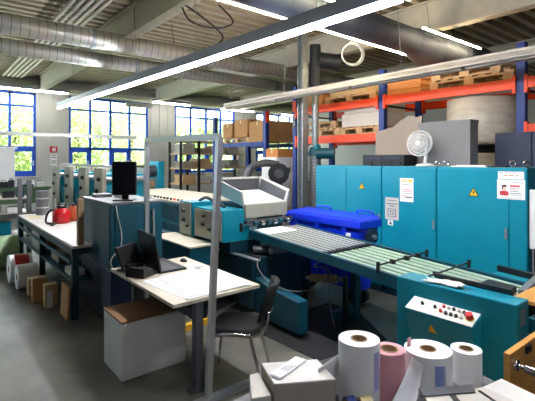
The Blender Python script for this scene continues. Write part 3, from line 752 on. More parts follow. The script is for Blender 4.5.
for y0 in (2.2, 1.79):
    m = MB(); m.cyl((3.0, y0, zc(y0)+.05), (3.84, y0+.02, zc(y0)+.05), .008, n=10)
    m.box(2.99, 3.01, y0-.012, y0+.012, zc(y0)-.02, zc(y0)+.08); m.box(3.79, 3.81, y0+.005, y0+.03, zc(y0)-.02, zc(y0)+.075); o = m.build('cross_bar', M['black'], t)
    for x in ((3.2, 3.42, 3.6) if y0 > 2 else (3.2,)): B(x, x+.03, y0-.02, y0+.025, zc(y0)+.03, zc(y0)+.068).build('guide_clamp', M['black'], o)
slab(3.30, 3.5, 1.3, 1.5, -.01, .04, M['dark'], 'paper_stop')
C((3.36, 1.5, zc(1.4)+.02), (3.36, 1.58, zc(1.4)+.03), .025, n=16).build('adjuster', M['alu'], t)
B(3.045, 3.755, .1, 1.16, .84, .862).build('wooden_end_board', M['wood'], t)
for y in (.12, 1.1): B(3.06, 3.74, y, y+.04, zc(y)-.05, .84).build('board_support', M['dark'], t)
for x, y in ((3.66, 2.98), (3.06, .3), (3.66, .3)): B(x, x+.08, y, y+.07, 0, zc(y)-.05).build('leg', M['tealdark'], t)
B(3.36, 3.66, 2.99, 3.05, .1, .18).build('foot_rail', M['tealdark'], t)
slab(3.8, 3.98, .9, 1.62, -.05, .0, M['teal'], 'side_table')
slab(3.93, 3.97, .7, 1.62, .0, .05, M['black'], 'edge_guide')
B(3.70, 3.76, .5, 1.18, .862, .90).build('side_clamp', M['steel'], t)
MB().bar((3.3, 1.19, .84), (3.9, 1.26, .85), .05, .03).build('stop_bar', M['steel'], t)
solo('paper_sheet', MB().hexa([(3.06,3.75,zc(3.75)+.002),(3.5,3.75,zc(3.75)+.002),(3.5,4.03,zc(4.03)+.002),(3.06,4.03,zc(4.03)+.002),(3.06,3.75,zc(3.75)+.006),(3.5,3.75,zc(3.75)+.006),(3.5,4.03,zc(4.03)+.006),(3.06,4.03,zc(4.03)+.006)]), M['paper'], 'white sheets lying on the slatted table under the hopper', 'paper')
# drive roller and motor below the table
t = root('drive_roller', (3.4, 3.2, 0), 'brown drive roller with steel ends in the dark under the slatted table', 'roller')
C((3.36, 3.37, .46), (3.44, 3.05, .5), .045, n=20).build('roller', M['tube'], t)
C((3.345, 3.43, .453), (3.36, 3.37, .46), .022, n=12).build('shaft', M['steel'], t); C((3.44, 3.05, .5), (3.46, 2.97, .51), .028, n=12).build('shaft', M['steel'], t)
B(3.32, 3.37, 3.42, 3.46, 0, .5).build('bracket', M['black'], t); B(3.435, 3.485, 2.93, 2.97, 0, .55).build('bracket', M['black'], t)
t = root('drive_motor', (3.0, 3.62, .67), 'small metal drive motor on the machine end under the slatted table', 'motor')
m = C((2.95, 3.9, .735), (3.1, 3.8, .735), .05, n=18); m.box(2.9, 3.2, 3.77, 3.95, .681, .69); m.build('housing', M['dark'], t)
C((3.1, 3.8, .735), (3.14, 3.775, .735), .053, n=18).build('end_cap', M['alu'], t)
mb = MB(); mb.tubepath([(2.92,3.72,.69),(2.8,3.62,.62),(2.84,3.45,.47),(3.0,3.3,.40),(3.1,3.15,.42),(3.2,3.05,.45),(3.3,3.08,.62)], .006, 6); mb.tubepath([(3.1,2.95,.77),(3.06,3.02,.7),(3.3,3.04,.62),(3.32,3.05,.3),(3.34,3.0,.02)], .007, 6)
solo('loose_cable', mb, M['greybox'], 'pale loose cables hanging under the slatted table', 'cable')

M['mat'] = mat('black_floor_sheet', '#1c1e1f', .8, var=.2, scale=30)
solo('black_floor_sheet', MB().prism([(2.66,3.6),(2.70,2.62),(3.55,2.5),(3.9,3.09),(3.9,3.6)], 'z', .0, .006), M['mat'], 'thin black sheet on the floor under the slatted table', 'mat')  # thin black sheet that darkens the floor under the table

# ------------------------------------------------------------------ control console
t = root('control_console', (2.88, 1.45, 0), 'teal control console with sloping cream switch panel beside the slatted table', 'console')
B(2.78, 2.965, 1.03, 1.87, .03, .9).build('body', M['teal'], t, bevel=.008)
B(2.8, 2.95, 1.05, 1.85, 0, .03).build('plinth', M['black'], t)
m = MB(); m.prism([(2.78,.785),(2.655,.73),(2.655,.715),(2.74,.5),(2.78,.46)], 'y', 1.24, 1.72); o = m.build('desk_housing', M['teal'], t, bevel=.004)
def onp(u, y, h=0.):   # point on the sloping panel, u 0 front - 1 back
    n = Vector((-.403, 0, .915)); p = Vector((2.655+.125*u, y, .732+.055*u)); return p+n*h
m = MB(); m.hexa([tuple(onp(0,1.245)), tuple(onp(.97,1.245)), tuple(onp(.97,1.715)), tuple(onp(0,1.715)), tuple(onp(0,1.245,.004)), tuple(onp(.97,1.245,.004)), tuple(onp(.97,1.715,.004)), tuple(onp(0,1.715,.004))])
pn = m.build('switch_panel', M['cream'], t)
def button(u, y, r, h, mt, name='push_button'): C(onp(u, y, .004), onp(u, y, .004+h), r, r*.9, n=16).build(name, mt, pn)
button(.55, 1.62, .011, .018, M['black']); button(.55, 1.525, .011, .018, M['black'])
for i in range(4): button(.75, 1.44-.035*i, .011, .014, M['pale'] if i % 2 == 0 else M['black']); button(.35, 1.435-.035*i, .012, .016, M['black'] if i < 3 else M['pale'])
button(.75, 1.475, .011, .016, M['redprint']); button(.4, 1.475, .012, .018, M['red']); button(.62, 1.315, .012, .02, M['dark'])
button(.5, 1.285, .027, .006, M['yellow'], 'stop_collar'); button(.5, 1.285, .024, .035, M['red'], 'emergency_stop')
k = MB()
k.prism([(1.41,.59),(1.47,.59),(1.44,.65)], 'x', 0, .003)
k.xform(Matrix.Translation((2.69, 0, 0)) @ Matrix.Rotation(0, 4, 'Y'))
V = [Vector(v) for v in k.v]
def onface(y, z, h=0.): # front sloping lower face of the desk housing
    q = (.715-z)/(.715-.5); return (2.655+.085*q-.002-h, y, z)
k = MB(); k.add([onface(1.50,.60), onface(1.56,.60), onface(1.53,.66), onface(1.50,.60,.003), onface(1.56,.60,.003), onface(1.53,.66,.003)], [(0,1,2),(3,4,5),(0,1,4,3),(1,2,5,4),(2,0,3,5)]); k.build('warning_sign', M['yellow'], t)
m = B(2.955, 2.975, 1.12, 1.66, .9, .935); m.build('paper_guide', M['black'], t)
B(2.83, 2.9, 1.024, 1.03, .76, .86).build('rating_plate', M['alu'], t)
# crumpled cloth
m = MB(); V = []; nx, ny = 12, 18
for i in range(nx):
    for j in range(ny):
        u, v = i/(nx-1), j/(ny-1)
        ed = 1-.16*math.sin(7*v+1)*u; x = 2.80+.12*u*ed+.02*math.sin(5*v); y = 1.40+.25*v+.02*math.sin(9*u+2)
        V.append((x, y, .906+.012*(1+math.sin(13*u+4*v)*math.cos(11*v-3*u))*(math.sin(PI*min(1, u+.1))*.6+.3)))
m.add(V, [(i*ny+j, (i+1)*ny+j, (i+1)*ny+j+1, i*ny+j+1) for i in range(nx-1) for j in range(ny-1)], True)
o = solo('cleaning_cloth', m, M['cream'], 'crumpled white cleaning cloth on top of the control console', 'cloth'); sd = o.modifiers.new('Solid', 'SOLIDIFY'); sd.thickness = .004; sd.offset = 1

# ------------------------------------------------------------------ four printing towers
for k, y in enumerate((10.55, 9.45, 8.38, 7.42)):
    lab = ['printing tower farthest from the monitor, next to the windows', 'second printing tower from the far end', 'third printing tower from the far end, second nearest the monitor', 'nearest printing tower, partly hidden behind the black monitor'][k]
    t = root('printing_tower', (2.6, y, 0), 'teal and beige '+lab, 'printing unit', 'printing towers of the web press')
    x0, z1 = 2.3, 1.64+.02*(k == 0)
    o = B(x0, x0+.07, y-.2, y+.22, .35, z1).build('side_frame', M['beigedark'], t, bevel=.006)
    for zz, yy in ((1.45, -.05), (1.25, .05), (1.02, -.02)): C((x0, y+yy, zz), (x0-.04, y+yy, zz), .035, n=14).build('knob', M['black'], o)
    B(x0-.01, x0, y-.15, y-.02, .7, .9).build('cover_plate', M['pale'], o)
    B(x0+.07, x0+.75, y-.12, y+.2, .1, z1-.1).build('body', M['teal'], t, bevel=.008)
    m = MB(); m.prism([(y-.2,1.2),(y-.34,1.1),(y-.34,.9),(y-.2,.86)], 'x', x0+.1, x0+.62); m.build('ink_unit', M['teal'], t, bevel=.008)
    m = B(x0+.24, x0+.4, y-.21, y-.12, 1.22, z1); m.build('control_strip', M['pale'], t, bevel=.004)
    for q in range(3): C((x0+.32, y-.21, 1.3+q*.1), (x0+.32, y-.235, 1.3+q*.1), .02, n=12).build('button', M['black'], t)
    for zz, yy, r in ((.7, -.22, .09), (.5, -.2, .11), (1.45, -.17, .05)): C((x0+.07, y+yy, zz), (x0+.72, y+yy, zz), r, n=20).build('roller', M['steel'], t)
    B(x0+.75, x0+.82, y-.2, y+.22, .35, z1).build('side_frame', M['beige'], t, bevel=.006)
    B(x0, x0+.82, y-.2, y+.22, 0, .35).build('base', M['tealdeep'], t, bevel=.006)
t = root('tie_rail', (2.4, 9, 1.64), 'pale rail running along the tops of the printing towers', 'rail')
m = MB().bar((2.5, 10.75, 1.685), (2.5, 7.2, 1.665), .05, .04); m.build('rail', M['pale'], t)
solo('paper_web_roller', C((3.5, 7.6, 1.42), (4.3, 7.6, 1.42), .12, n=28), M['steel'], 'x', 'roller') if 0 else None
# unwinding roll and press end behind the monitor
t = root('web_unwinder', (3.6, 9.6, 0), 'press unwinder with dark roll and teal end plate right of the monitor', 'machine')
m = B(4.25, 4.4, 9.3, 9.9, 0, 1.75); m.build('end_plate', M['teal'], t, bevel=.008)
m = B(3.2, 3.3, 9.3, 9.9, 0, 1.6); m.build('end_plate', M['teal'], t, bevel=.008)
C((3.3, 9.5, 1.52), (4.25, 9.5, 1.52), .14, n=28).build('roll', M['darkgrey'], t)
C((3.3, 9.6, 1.2), (4.25, 9.6, 1.2), .13, n=28).build('roll', M['tube'], t)

# ------------------------------------------------------------------ teal cabinet that carries the monitor
t = root('machine_cabinet', (1.85, 4.7, 0), 'dark teal machine cabinet with pale top edge carrying the black monitor', 'cabinet')
B(1.5, 2.07, 4.43, 5.5, .1, .62).build('lower_body', M['navy2'], t, bevel=.008); B(1.5, 2.07, 4.43, 5.5, .62, 1.31).build('body', M['tealdark'], t, bevel=.008)
B(1.54, 2.03, 4.47, 5.46, 0, .1).build('plinth', M['black'], t)
B(1.49, 2.08, 4.42, 5.51, 1.31, 1.33).build('top', M['grey'], t)
B(1.492, 1.5, 4.46, 5.47, .64, 1.29).build('side_panel', M['tealdark'], t, bevel=.003)
B(1.54, 2.03, 4.42, 4.43, .64, 1.29).build('front_panel', M['tealdark'], t, bevel=.003)
C((1.492, 5.3, 1.22), (1.475, 5.3, 1.22), .014, n=12).build('lock', M['alu'], t)
mb = MB(); mb.tubepath([(1.545,4.41,1.3),(1.56,4.405,1.2),(1.6,4.4,1.0),(1.585,4.39,.86),(1.55,4.385,.82),(1.5,4.38,.78),(1.48,4.375,.72),(1.52,4.38,.62)], .006, 6)
mb.build('mains_cable', M['pale'], t)
MB().bar((1.96,4.405,.78), (1.95,4.40,1.24), .03, .02).build('lever', M['alu'], t)
t = root('monitor', (1.72, 4.62, 1.336), 'black upright computer monitor standing on the dark teal machine cabinet', 'monitor')
mc = Vector((1.73, 4.66, 0)); a = math.radians(-34)
R = Matrix.Translation(mc) @ Matrix.Rotation(a, 4, 'Z')
m = B(-.132, .132, -.03, .012, 1.39, 1.765); m.xform(R); m.build('housing', M['black'], t, bevel=.008)
m = B(-.12, .12, -.033, -.029, 1.402, 1.753); m.xform(R); m.build('screen', M['screen'], t)
m = B(-.035, .035, .012, .04, 1.34, 1.6); m.xform(R); m.build('neck', M['black'], t)
m = B(-.11, .11, -.09, .1, 1.331, 1.345); m.xform(R); m.build('foot', M['black'], t, bevel=.006)
solo('flat_router', B(1.58, 1.78, 5.2, 5.36, 1.331, 1.37), M['grey'], 'flat grey box on the teal cabinet, left of the monitor', 'device', bevel=.006)
t = root('white_bowl', (1.73, 5.0, 1.336), 'small white bowl on the teal cabinet behind the monitor', 'bowl')
m = MB().lathe((1.82, 5.12, 1.331), [(.001,0),(.04,0),(.075,.08),(.08,.085),(.072,.082),(.038,.008),(.001,.008)], 24); m.build('bowl', M['white'], t)

# ------------------------------------------------------------------ left work bench and what it carries
bz = .82
t = root('work_bench', (1.63, 6.7, 0), 'long work bench with pale worktop and dark teal frame on the left', 'bench')
MB().prism([(1.27,5.0),(1.485,5.0),(1.485,5.53),(2.03,5.53),(2.03,8.5),(1.27,8.5)], 'z', bz-.03, bz).build('worktop', M['laminate'], t, bevel=.004)
m = B(1.265, 1.3, 5.0, 8.5, bz-.1, bz-.03); m.box(2.0, 2.03, 5.55, 8.5, bz-.1, bz-.03); m.box(1.3, 1.48, 5.0, 5.03, bz-.1, bz-.03); m.build('apron', M['tealdeep'], t)
for x in (1.27, 1.96):
    for y in (5.0 if x < 1.5 else 5.56, 6.7, 8.43): B(x, x+.07, y, y+.07, 0, bz-.1).build('leg', M['tealdeep'], t)
MB().prism([(1.28,5.07),(1.48,5.07),(1.48,5.53),(2.0,5.53),(2.0,8.43),(1.28,8.43)], 'z', .40, .43).build('lower_shelf', M['tealdark'], t)
B(1.25, 1.275, 5.05, 8.45, .62, .66).build('side_rail', M['tealdark'], t)
t = root('vacuum_cleaner', (1.66, 7.15, bz), 'red tub vacuum cleaner with black lid standing on the work bench', 'vacuum cleaner')
m = MB().lathe((1.62, 7.0, bz+.001), [(.001,0),(.11,0),(.125,.02),(.128,.14),(.12,.17),(.095,.21),(.06,.225),(.001,.228)], 32); m.build('tub', M['red'], t)
m = MB().lathe((1.62, 7.0, bz+.229), [(.001,0),(.07,0),(.065,.025),(.03,.04),(.001,.041)], 24); m.build('lid', M['black'], t)
mb = MB(); mb.tubepath([(1.55,7.0,bz+.2),(1.47,7.0,bz+.2),(1.42,7.02,bz+.12),(1.41,7.0,bz+.03),(1.44,6.9,bz+.018),(1.5,6.85,bz+.018),(1.42,6.7,bz+.018)], .016, 10); mb.build('hose', M['black'], t)
m = MB(); m.tubepath([(1.57,6.97,bz+.22),(1.58,6.96,bz+.285),(1.66,6.97,bz+.285),(1.67,6.98,bz+.22)], .012, 8); m.build('handle', M['black'], t)
t = root('orange_canister', (1.84, 6.9, bz), 'orange-brown canister right beside the red vacuum cleaner', 'canister')
m = MB().lathe((1.83, 7.12, bz+.001), [(.001,0),(.08,0),(.085,.01),(.085,.18),(.06,.22),(.03,.24),(.001,.24)], 24); m.build('body', M['rust'], t)
C((1.83, 7.12, bz+.241), (1.83, 7.12, bz+.27), .03, n=14).build('cap', M['dark'], t)
t = root('metal_can', (1.58, 8.2, bz), 'grey metal can at the far end of the work bench', 'can')
C((1.6, 8.25, bz+.001), (1.6, 8.25, bz+.42), .1, n=24).build('body', M['grey'], t)
for z in (.12, .28): C((1.6, 8.25, bz+z), (1.6, 8.25, bz+z+.02), .103, n=24).build('band', M['pale'], t)
B(1.52, 1.56, 8.1, 8.16, bz+.2, bz+.36).build('label_strip', M['paper'], t) if 0 else None
solo('cardboard_post', B(1.335, 1.395, 5.01, 5.08, bz+.001, bz+.52), M['tube'], 'brown cardboard edge post standing on the near corner of the bench', 'post')
solo('cream_sheet', B(1.32, 1.5, 7.75, 8.1, bz+.001, bz+.004), M['tape'], 'pale yellow sheet on the far end of the work bench', 'paper')
for i, (x, y, z1) in enumerate(((1.33, 8.72, 1.45), (1.47, 8.68, 1.42))):
    solo('grey_post', B(x-.035, x+.035, y-.035, y+.035, 0, z1), M['grey'], ['left', 'right'][i]+' one of two grey posts at the far end of the bench', 'post', 'grey posts', bevel=.006)
# under the bench
def lyroll(x0, x1, y, r, m_, label, label_m=None, grp='paper rolls beside the bench'):
    t_ = root('paper_roll', ((x0+x1)/2, y, 0), label, 'paper roll', grp)
    MB().ring((x0, y, r), (x1, y, r), r, .045, 36).build('paper_winding', m_, t_)
    MB().ring((x0-.004, y, r), (x1+.004, y, r), .045, .034, 20).build('core', M['tube'], t_)
    if label_m:
        k = MB(); n = 10; V = []
        for i in range(n+1):
            a = .3+1.2*i/n
            for x in (x0+.06, x1-.04): V.append((x, y-(r+.002)*math.cos(a), r+(r+.002)*math.sin(a)))
        k.add(V, [(2*i, 2*i+1, 2*i+3, 2*i+2) for i in range(n)], True); k.build('label_sheet', label_m, t_)
lyroll(.86, 1.2, 8.15, .26, M['greenpaper'], 'pale green paper roll lying at the far left of the bench')
lyroll(.94, 1.22, 7.1, .2, M['paper'], 'white paper roll with red label lying in front of the bench', M['red'])
lyroll(.98, 1.23, 6.7, .165, M['paper'], 'smaller white paper roll lying nearest beside the bench')
carton(1.04, 1.2, 5.9, 6.05, 0, .3, M['carton'], 'small brown carton on the floor beside the white rolls', 'cartons at the bench')
carton(1.12, 1.26, 5.62, 5.75, 0, .27, M['carton2'], 'small carton with white label standing on the floor by the bench', 'cartons at the bench')
solo('white_folder', B(1.14, 1.2, 5.605, 5.618, .0, .2), M['paper'], 'white sheet standing against the small labelled carton', 'paper')
carton(1.05, 1.22, 6.25, 6.38, 0, .22, M['carton2'], 'low brown carton next to the smaller white roll', 'cartons at the bench')
solo('cardboard_sheet', MB().hexa([(1.22,5.02,0),(1.24,5.02,0),(1.24,5.32,0),(1.22,5.32,0),(1.235,5.02,.36),(1.255,5.02,.36),(1.255,5.32,.36),(1.235,5.32,.36)]), M['carton'], 'brown cardboard sheet leaning against the near bench leg', 'cardboard')
carton(1.4, 1.8, 7.0, 7.5, .431, .58, M['carton'], 'brown carton on the lower shelf of the bench, far one', 'cartons on the bench shelf')
carton(1.35, 1.8, 6.0, 6.4, .431, .56, M['taupe'], 'dull carton on the lower shelf of the bench, middle one', 'cartons on the bench shelf')
carton(1.31, 1.46, 5.2, 5.5, .431, .5, M['cartonpale'], 'pale carton on the lower shelf of the bench, nearest one', 'cartons on the bench shelf')

# back work bench at the windows, white cupboard, trolley
t = root('green_bench', (1.9, 13.3, 0), 'green topped work bench under the leftmost window', 'bench')
B(.5, 2.75, 13.0, 13.7, .98, 1.04).build('worktop', M['green'], t, bevel=.006)
B(.55, 2.7, 13.06, 13.1, .6, .98).build('apron', M['green'], t)
for x in (.52, 2.6):
    for y in (13.05, 13.55): B(x, x+.09, y, y+.09, 0, .98).build('leg', M['darkgrey'], t)
B(.6, 2.6, 13.15, 13.6, .3, .34).build('lower_shelf', M['darkgrey'], t)
t = root('white_cupboard', (1.4, 13.5, 1.04), 'white wall cupboard standing on the green bench by the left window', 'cupboard')
B(.6, 1.9, 13.25, 13.68, 1.041, 2.08).build('body', M['white'], t, bevel=.006)
B(.58, 1.95, 13.2, 13.69, 2.08, 2.14).build('cornice', M['white'], t)
B(.62, 1.24, 13.235, 13.25, 1.06, 2.06).build('door', M['white'], t); B(1.26, 1.88, 13.235, 13.25, 1.06, 2.06).build('door', M['white'], t)
for i, (x, y, w, h, mt, lab) in enumerate(((1.62, 13.1, .12, .16, 'black', 'black tool case in front of the white cupboard, left one'), (1.8, 13.12, .07, .2, 'dark', 'dark slim case in front of the white cupboard, right one'), (2.2, 13.2, .14, .07, 'dark', 'dark low case on the right half of the green bench'), (2.5, 13.25, .1, .12, 'pale', 'pale box at the right end of the green bench'), (2.35, 13.35, .05, .16, 'white', 'white bottle on the right half of the green bench'))):
    tt = root(['tool_case','tool_case','tool_case','small_box','bottle'][i], (x, y, 1.041), lab, ['case','case','case','box','bottle'][i])
    if i == 4:
        MB().lathe((x, y, 1.041), [(.001,0),(.04,0),(.042,.01),(.042,.13),(.02,.17),(.015,.2),(.001,.2)], 16).build('body', M['white'], tt)
        C((x, y, 1.24), (x, y, 1.26), .018, n=12).build('cap', M['black'], tt)
    else:
        B(x-w, x+w, y-.06, y+.06, 1.041, 1.041+h).build('body', M[mt], tt, bevel=.015)
        MB().tubepath([(x-w*.4,y,1.04+h),(x-w*.35,y,1.08+h),(x+w*.35,y,1.08+h),(x+w*.4,y,1.04+h)], .01, 6, 3).build('handle', M['dark'], tt)
t = root('shelf_trolley', (1.2, 9.6, 0), 'dark trolley with three pale shelves at the far left', 'trolley')
for z in (.3, .74, 1.02): B(.75, 1.6, 9.4, 10.1, z, z+.03).build('shelf', M['cartonpale'], t)
for x in (.75, 1.55):
    for y in (9.4, 10.05): B(x, x+.05, y, y+.05, .08, 1.12).build('post', M['dark'], t); C((x, y+.025, .05), (x+.05, y+.025, .05), .05, n=16).build('caster', M['black'], t)
for i, (x, y, z, w, h, mt, lab) in enumerate(((.95, 9.55, 1.051, .1, .09, 'carton2', 'small brown carton on the trolley top, left one'), (1.25, 9.55, 1.051, .1, .13, 'dark', 'dark box on the trolley top, middle one'), (1.45, 9.52, 1.051, .06, .2, 'tealdark', 'teal tin on the trolley top, right one'), (1.0, 9.55, .771, .14, .12, 'taupe', 'dull carton on the trolley middle shelf, left one'), (1.35, 9.55, .771, .12, .1, 'white', 'white carton on the trolley middle shelf, right one'), (1.1, 9.6, .331, .2, .25, 'teal', 'teal crate on the bottom shelf of the trolley'))):
    tt = root('storage_box', (x, y, z), lab, 'box', 'boxes on the trolley')
    B(x-w, x+w, y-.1, y+.12, z, z+h).build('body', M[mt], tt, bevel=.006); B(x-w-.004, x+w+.004, y-.104, y+.124, z+h-.03, z+h).build('lid', M[mt], tt)
t = root('fire_sign', (3.2, YB-.035, 2.0), 'red and white fire extinguisher sign on the wall between two windows', 'sign')
B(3.12, 3.34, YB-.036, YB-.031, 2.02, 2.22).build('red_plate', M['red'], t)
m = B(3.19, 3.24, YB-.039, YB-.036, 2.06, 2.15); m.box(3.2, 3.23, YB-.039, YB-.036, 2.15, 2.18); m.box(3.25, 3.29, YB-.039, YB-.036, 2.06, 2.18); m.build('symbol', M['white'], t)
t = root('wall_notice', (3.22, YB-.035, 1.6), 'white paper notice on the wall below the red fire sign', 'notice')
B(3.14, 3.33, YB-.036, YB-.031, 1.6, 1.97).build('sheet', M['paper'], t)
m = MB()
for z in (1.92, 1.85, 1.74, 1.68): m.box(3.16, 3.3, YB-.0375, YB-.036, z, z+.02)
m.build('text_lines', M['darkgrey'], t)

# ------------------------------------------------------------------ mid-ground shelving and far rack
t = root('steel_shelving', (6.9, 11.2, 0), 'open black steel shelving with stacked sheets in front of the windows', 'shelving')
for x in (5.66, 6.25, 8.0):
    for y in (10.9, 11.6): B(x-.03, x+.03, y-.03, y+.03, 0, 2.4).build('post', M['black'], t)
SZ = (.5, 1.1, 1.55, 1.98, 2.34)
for z in SZ: B(5.66, 8.0, 10.9, 11.6, z-.04, z).build('shelf', M['pallet'], t)
n = 0
for li, z in enumerate(SZ[:4]):
    for q in range(4):
        x = 5.95+q*.52; hh = (.16, .24, .2, .28)[(q+li) % 4]; mt = M[('cartonpale','carton2','taupe','beige')[(q*3+li) % 4]]
        lev = ['bottom', 'second', 'third', 'fourth'][li]; pos = ['far left', 'left of centre', 'right of centre', 'far right'][q]
        tt = root('sheet_stack', (x, 11.15, z+.001), 'stack of paper sheets at %s of the %s shelf on the black shelving' % (pos, lev), 'paper stack', 'sheet stacks on the black shelving')
        m = MB()
        for k in range(4): m.box(x-.2+.012*((k*7+q) % 3), x+.2-.012*((k*5+li) % 3), 10.93, 11.5, z+.001+k*hh/4, z+.001+(k+1)*hh/4-.006)
        m.box(x-.18, x+.18, 10.95, 11.45, z+.001, z+hh-.01); m.build('sheets', mt, tt)
# second, lower rack line with pallets of cartons
t = root('pallet_rack', (6.5, 8.0, 0), 'second pallet rack with one slim blue upright behind the feed hopper', 'rack')
for x, y in ((6.0, 7.45), (7.1, 7.45), (6.0, 9.6), (7.1, 9.6)):
    B(x-.05, x+.05, y-.05, y+.05, 0, 2.9).build('upright', M['blue'], t)
for z in (2.2,):
    for x in (5.96, 7.14): B(x-.025, x+.025, 7.5, 9.55, z-.1, z).build('beam', M['orange'] if 0 else M['blue'], t)
B(5.94, 6.06, 7.39, 7.395, 2.62, 2.88).build('guard_sleeve', M['orange'], t)
z2 = 2.201
pallet(6.55, 8.85, z2, 'pallet at left on the second rack behind the hopper', l=1.1, group='pallets on the second rack')
carton(6.1, 7.0, 8.95, 9.38, z2+.146, z2+.52, M['carton'], 'brown carton, leftmost on the second rack', 'cartons on the second rack')
carton(6.1, 7.0, 8.3, 8.85, z2+.146, z2+.58, M['carton'], 'tall brown carton, second from left on the second rack', 'cartons on the second rack')
pallet(6.55, 7.95, z2, 'pallet at right on the second rack behind the hopper', l=.7, group='pallets on the second rack') if 0 else None
carton(6.1, 7.0, 7.6, 8.22, z2, z2+.5, M['carton'], 'large brown carton, third from left on the second rack', 'cartons on the second rack')
pallet(6.73, 6.95, 0, 'pallet on the floor under the brown carton behind the column', l=.8, w=.56, group='pallets on the second rack')
carton(6.47, 7.0, 6.62, 7.3, .146, 1.3, M['carton2'], 'tall light brown carton on the floor behind the steel column', 'cartons on the second rack')
solo('cardboard_sheet', MB().hexa([(6.0,7.75,1.86),(7.0,7.75,1.86),(7.0,9.3,1.94),(6.0,9.3,1.94),(6.0,7.75,1.88),(7.0,7.75,1.88),(7.0,9.3,1.96),(6.0,9.3,1.96)]), M['board'], 'x', 'board') if 0 else None
# white tall cupboard with notice, black blower with hose
t = root('white_machine_cabinet', (6.2, 7.0, 0), 'tall white cabinet behind the hopper, left of the steel column', 'cabinet')
B(5.72, 6.2, 6.75, 7.25, .78, 1.84).build('body', M['white'], t, bevel=.008)
B(6.21, 6.42, 6.75, 7.25, .05, 1.84).build('side_column', M['pale'], t, bevel=.008)
B(5.74, 6.2, 6.78, 7.22, 0, .78).build('lower_body', M['pale'], t)
B(5.73, 6.18, 6.738, 6.75, .82, 1.8).build('door', M['white'], t)
B(6.02, 6.1, 6.735, 6.738, 1.5, 1.62).build('green_sticker', M['green'], t)
carton(5.8, 6.35, 6.8, 7.2, 1.842, 2.02, M['board'], 'open orange-brown carton on top of the tall white cabinet')
t = root('extraction_blower', (5.3, 6.2, 0), 'black round extraction blower with ribbed hose behind the hopper', 'blower')
bc = Vector((5.3, 6.2, 1.52)); bd = Vector((-.55, -.8, 0)).normalized()
C(bc, bc+bd*.12, .2, .2, n=32).build('fan_casing', M['black'], t)
C(bc+bd*.12, bc+bd*.14, .09, n=24).build('hub', M['darkgrey'], t)
m = MB()
m.tubepath([tuple(bc+Vector((0,0,.17))), tuple(bc+Vector((-.25,.1,.2))), tuple(bc+Vector((-.5,.2,.12))), tuple(bc+Vector((-.6,.22,-.1)))], .07, 14); m.build('hose', M['hose'], t)
B(4.5, 4.85, 6.3, 6.6, 0, 1.42).build('pedestal', M['grey'], t); B(5.2, 5.4, 6.2, 6.4, 0, 1.4).build('stand', M['darkgrey'], t)

# ------------------------------------------------------------------ desk, its frame and what is on it
dz = .72
t = root('desk', (1.81, 3.5, 0), 'pale laminate desk with dark legs in the middle of the picture', 'desk')
B(1.41, 2.215, 2.83, 4.17, dz-.028, dz).build('tabletop', M['desk'], t, bevel=.003)
for y in (2.87, 4.1):
    m = B(1.6, 1.67, y-.03, y+.03, .03, dz-.028); o = m.build('leg', M['darkgrey'], t, bevel=.004)
    B(1.56, 1.71, y-.035, y+.035, 0, .03).build('foot', M['darkgrey'], o, bevel=.004)
B(1.64, 1.67, 2.95, 4.02, .52, .6).build('cross_beam', M['dark'], t)
m = MB(); m.hexa([(1.72,2.98,.5),(2.1,2.98,.56),(2.1,4.0,.56),(1.72,4.0,.5),(1.72,2.98,.505),(2.1,2.98,.565),(2.1,4.0,.565),(1.72,4.0,.505)]); m.build('perforated_tray', M['mesh'], t)
for xa, za in ((1.74, .5), (2.06, .56)): B(xa, xa+.03, 2.97, 4.0, za, .69).build('tray_bracket', M['dark'], t)
t = root('screen_frame', (1.74, 3.5, 0), 'empty aluminium partition frame standing astride the desk', 'frame')
P0, P1 = Vector((1.615, 2.68, .04)), Vector((1.68, 2.63, 1.95)); Q0, Q1 = Vector((1.80, 4.235, .04)), Vector((1.80, 4.22, 1.99))
MB().bar(P0, P1, .042, .042, (1,0,0)).build('post', M['alu'], t); MB().bar(Q0, Q1, .042, .042, (1,0,0)).build('post', M['alu'], t)
MB().bar(P1-Vector((0,.0,.0)), Q1, .042, .05).build('top_bar', M['alu'], t)
B(1.5, 2.28, 2.65, 2.71, 0, .04).build('foot', M['alu'], t); B(1.5, 2.28, 4.2, 4.26, 0, .04).build('foot', M['alu'], t)
# papers
t = root('printed_sheets', (1.9, 3.2, dz), 'fan of large white printed sheets spread over the desk', 'papers')
for k, (cx, cy, a, w, l) in enumerate(((1.80, 3.24, .1, .6, .68), (1.84, 3.2, .02, .6, .68), (1.88, 3.2, -.06, .58, .66))):
    m = B(-w/2, w/2, -l/2, l/2, dz+.001+k*.005, dz+.0045+k*.005); m.xform(Matrix.Translation((cx, cy, 0)) @ Matrix.Rotation(a, 4, 'Z')); o = m.build('sheet', M['paper'], t)
m = MB()
for i in range(9):
    for j in range(2): m.box(-.24+j*.25, -.03+j*.25, -.25+i*.056, -.247+i*.056, dz+.0145, dz+.0149)
m.xform(Matrix.Translation((1.88, 3.2, 0)) @ Matrix.Rotation(-.06, 4, 'Z')); m.build('printed_lines', M['grey'], t)
solo('loose_sheet', MB().add([], []).box(1.98, 2.18, 3.55, 3.84, dz+.001, dz+.003), M['cartonpale'], 'cream loose sheet at the back of the desk by the mouse', 'paper')
t = root('laptop', (1.75, 3.93, dz), 'dark open laptop with tall lid on the desk, its lid seen nearly edge-on', 'laptop')
m = B(1.70, 1.97, 3.67, 4.19, dz+.001, dz+.02); o = m.build('base', M['dark'], t, bevel=.003)
m = MB()
for i in range(15):
    for j in range(5): m.box(1.73+j*.032, 1.755+j*.032, 3.70+i*.031, 3.725+i*.031, dz+.02, dz+.023)
m.build('keys', M['grey'], o)
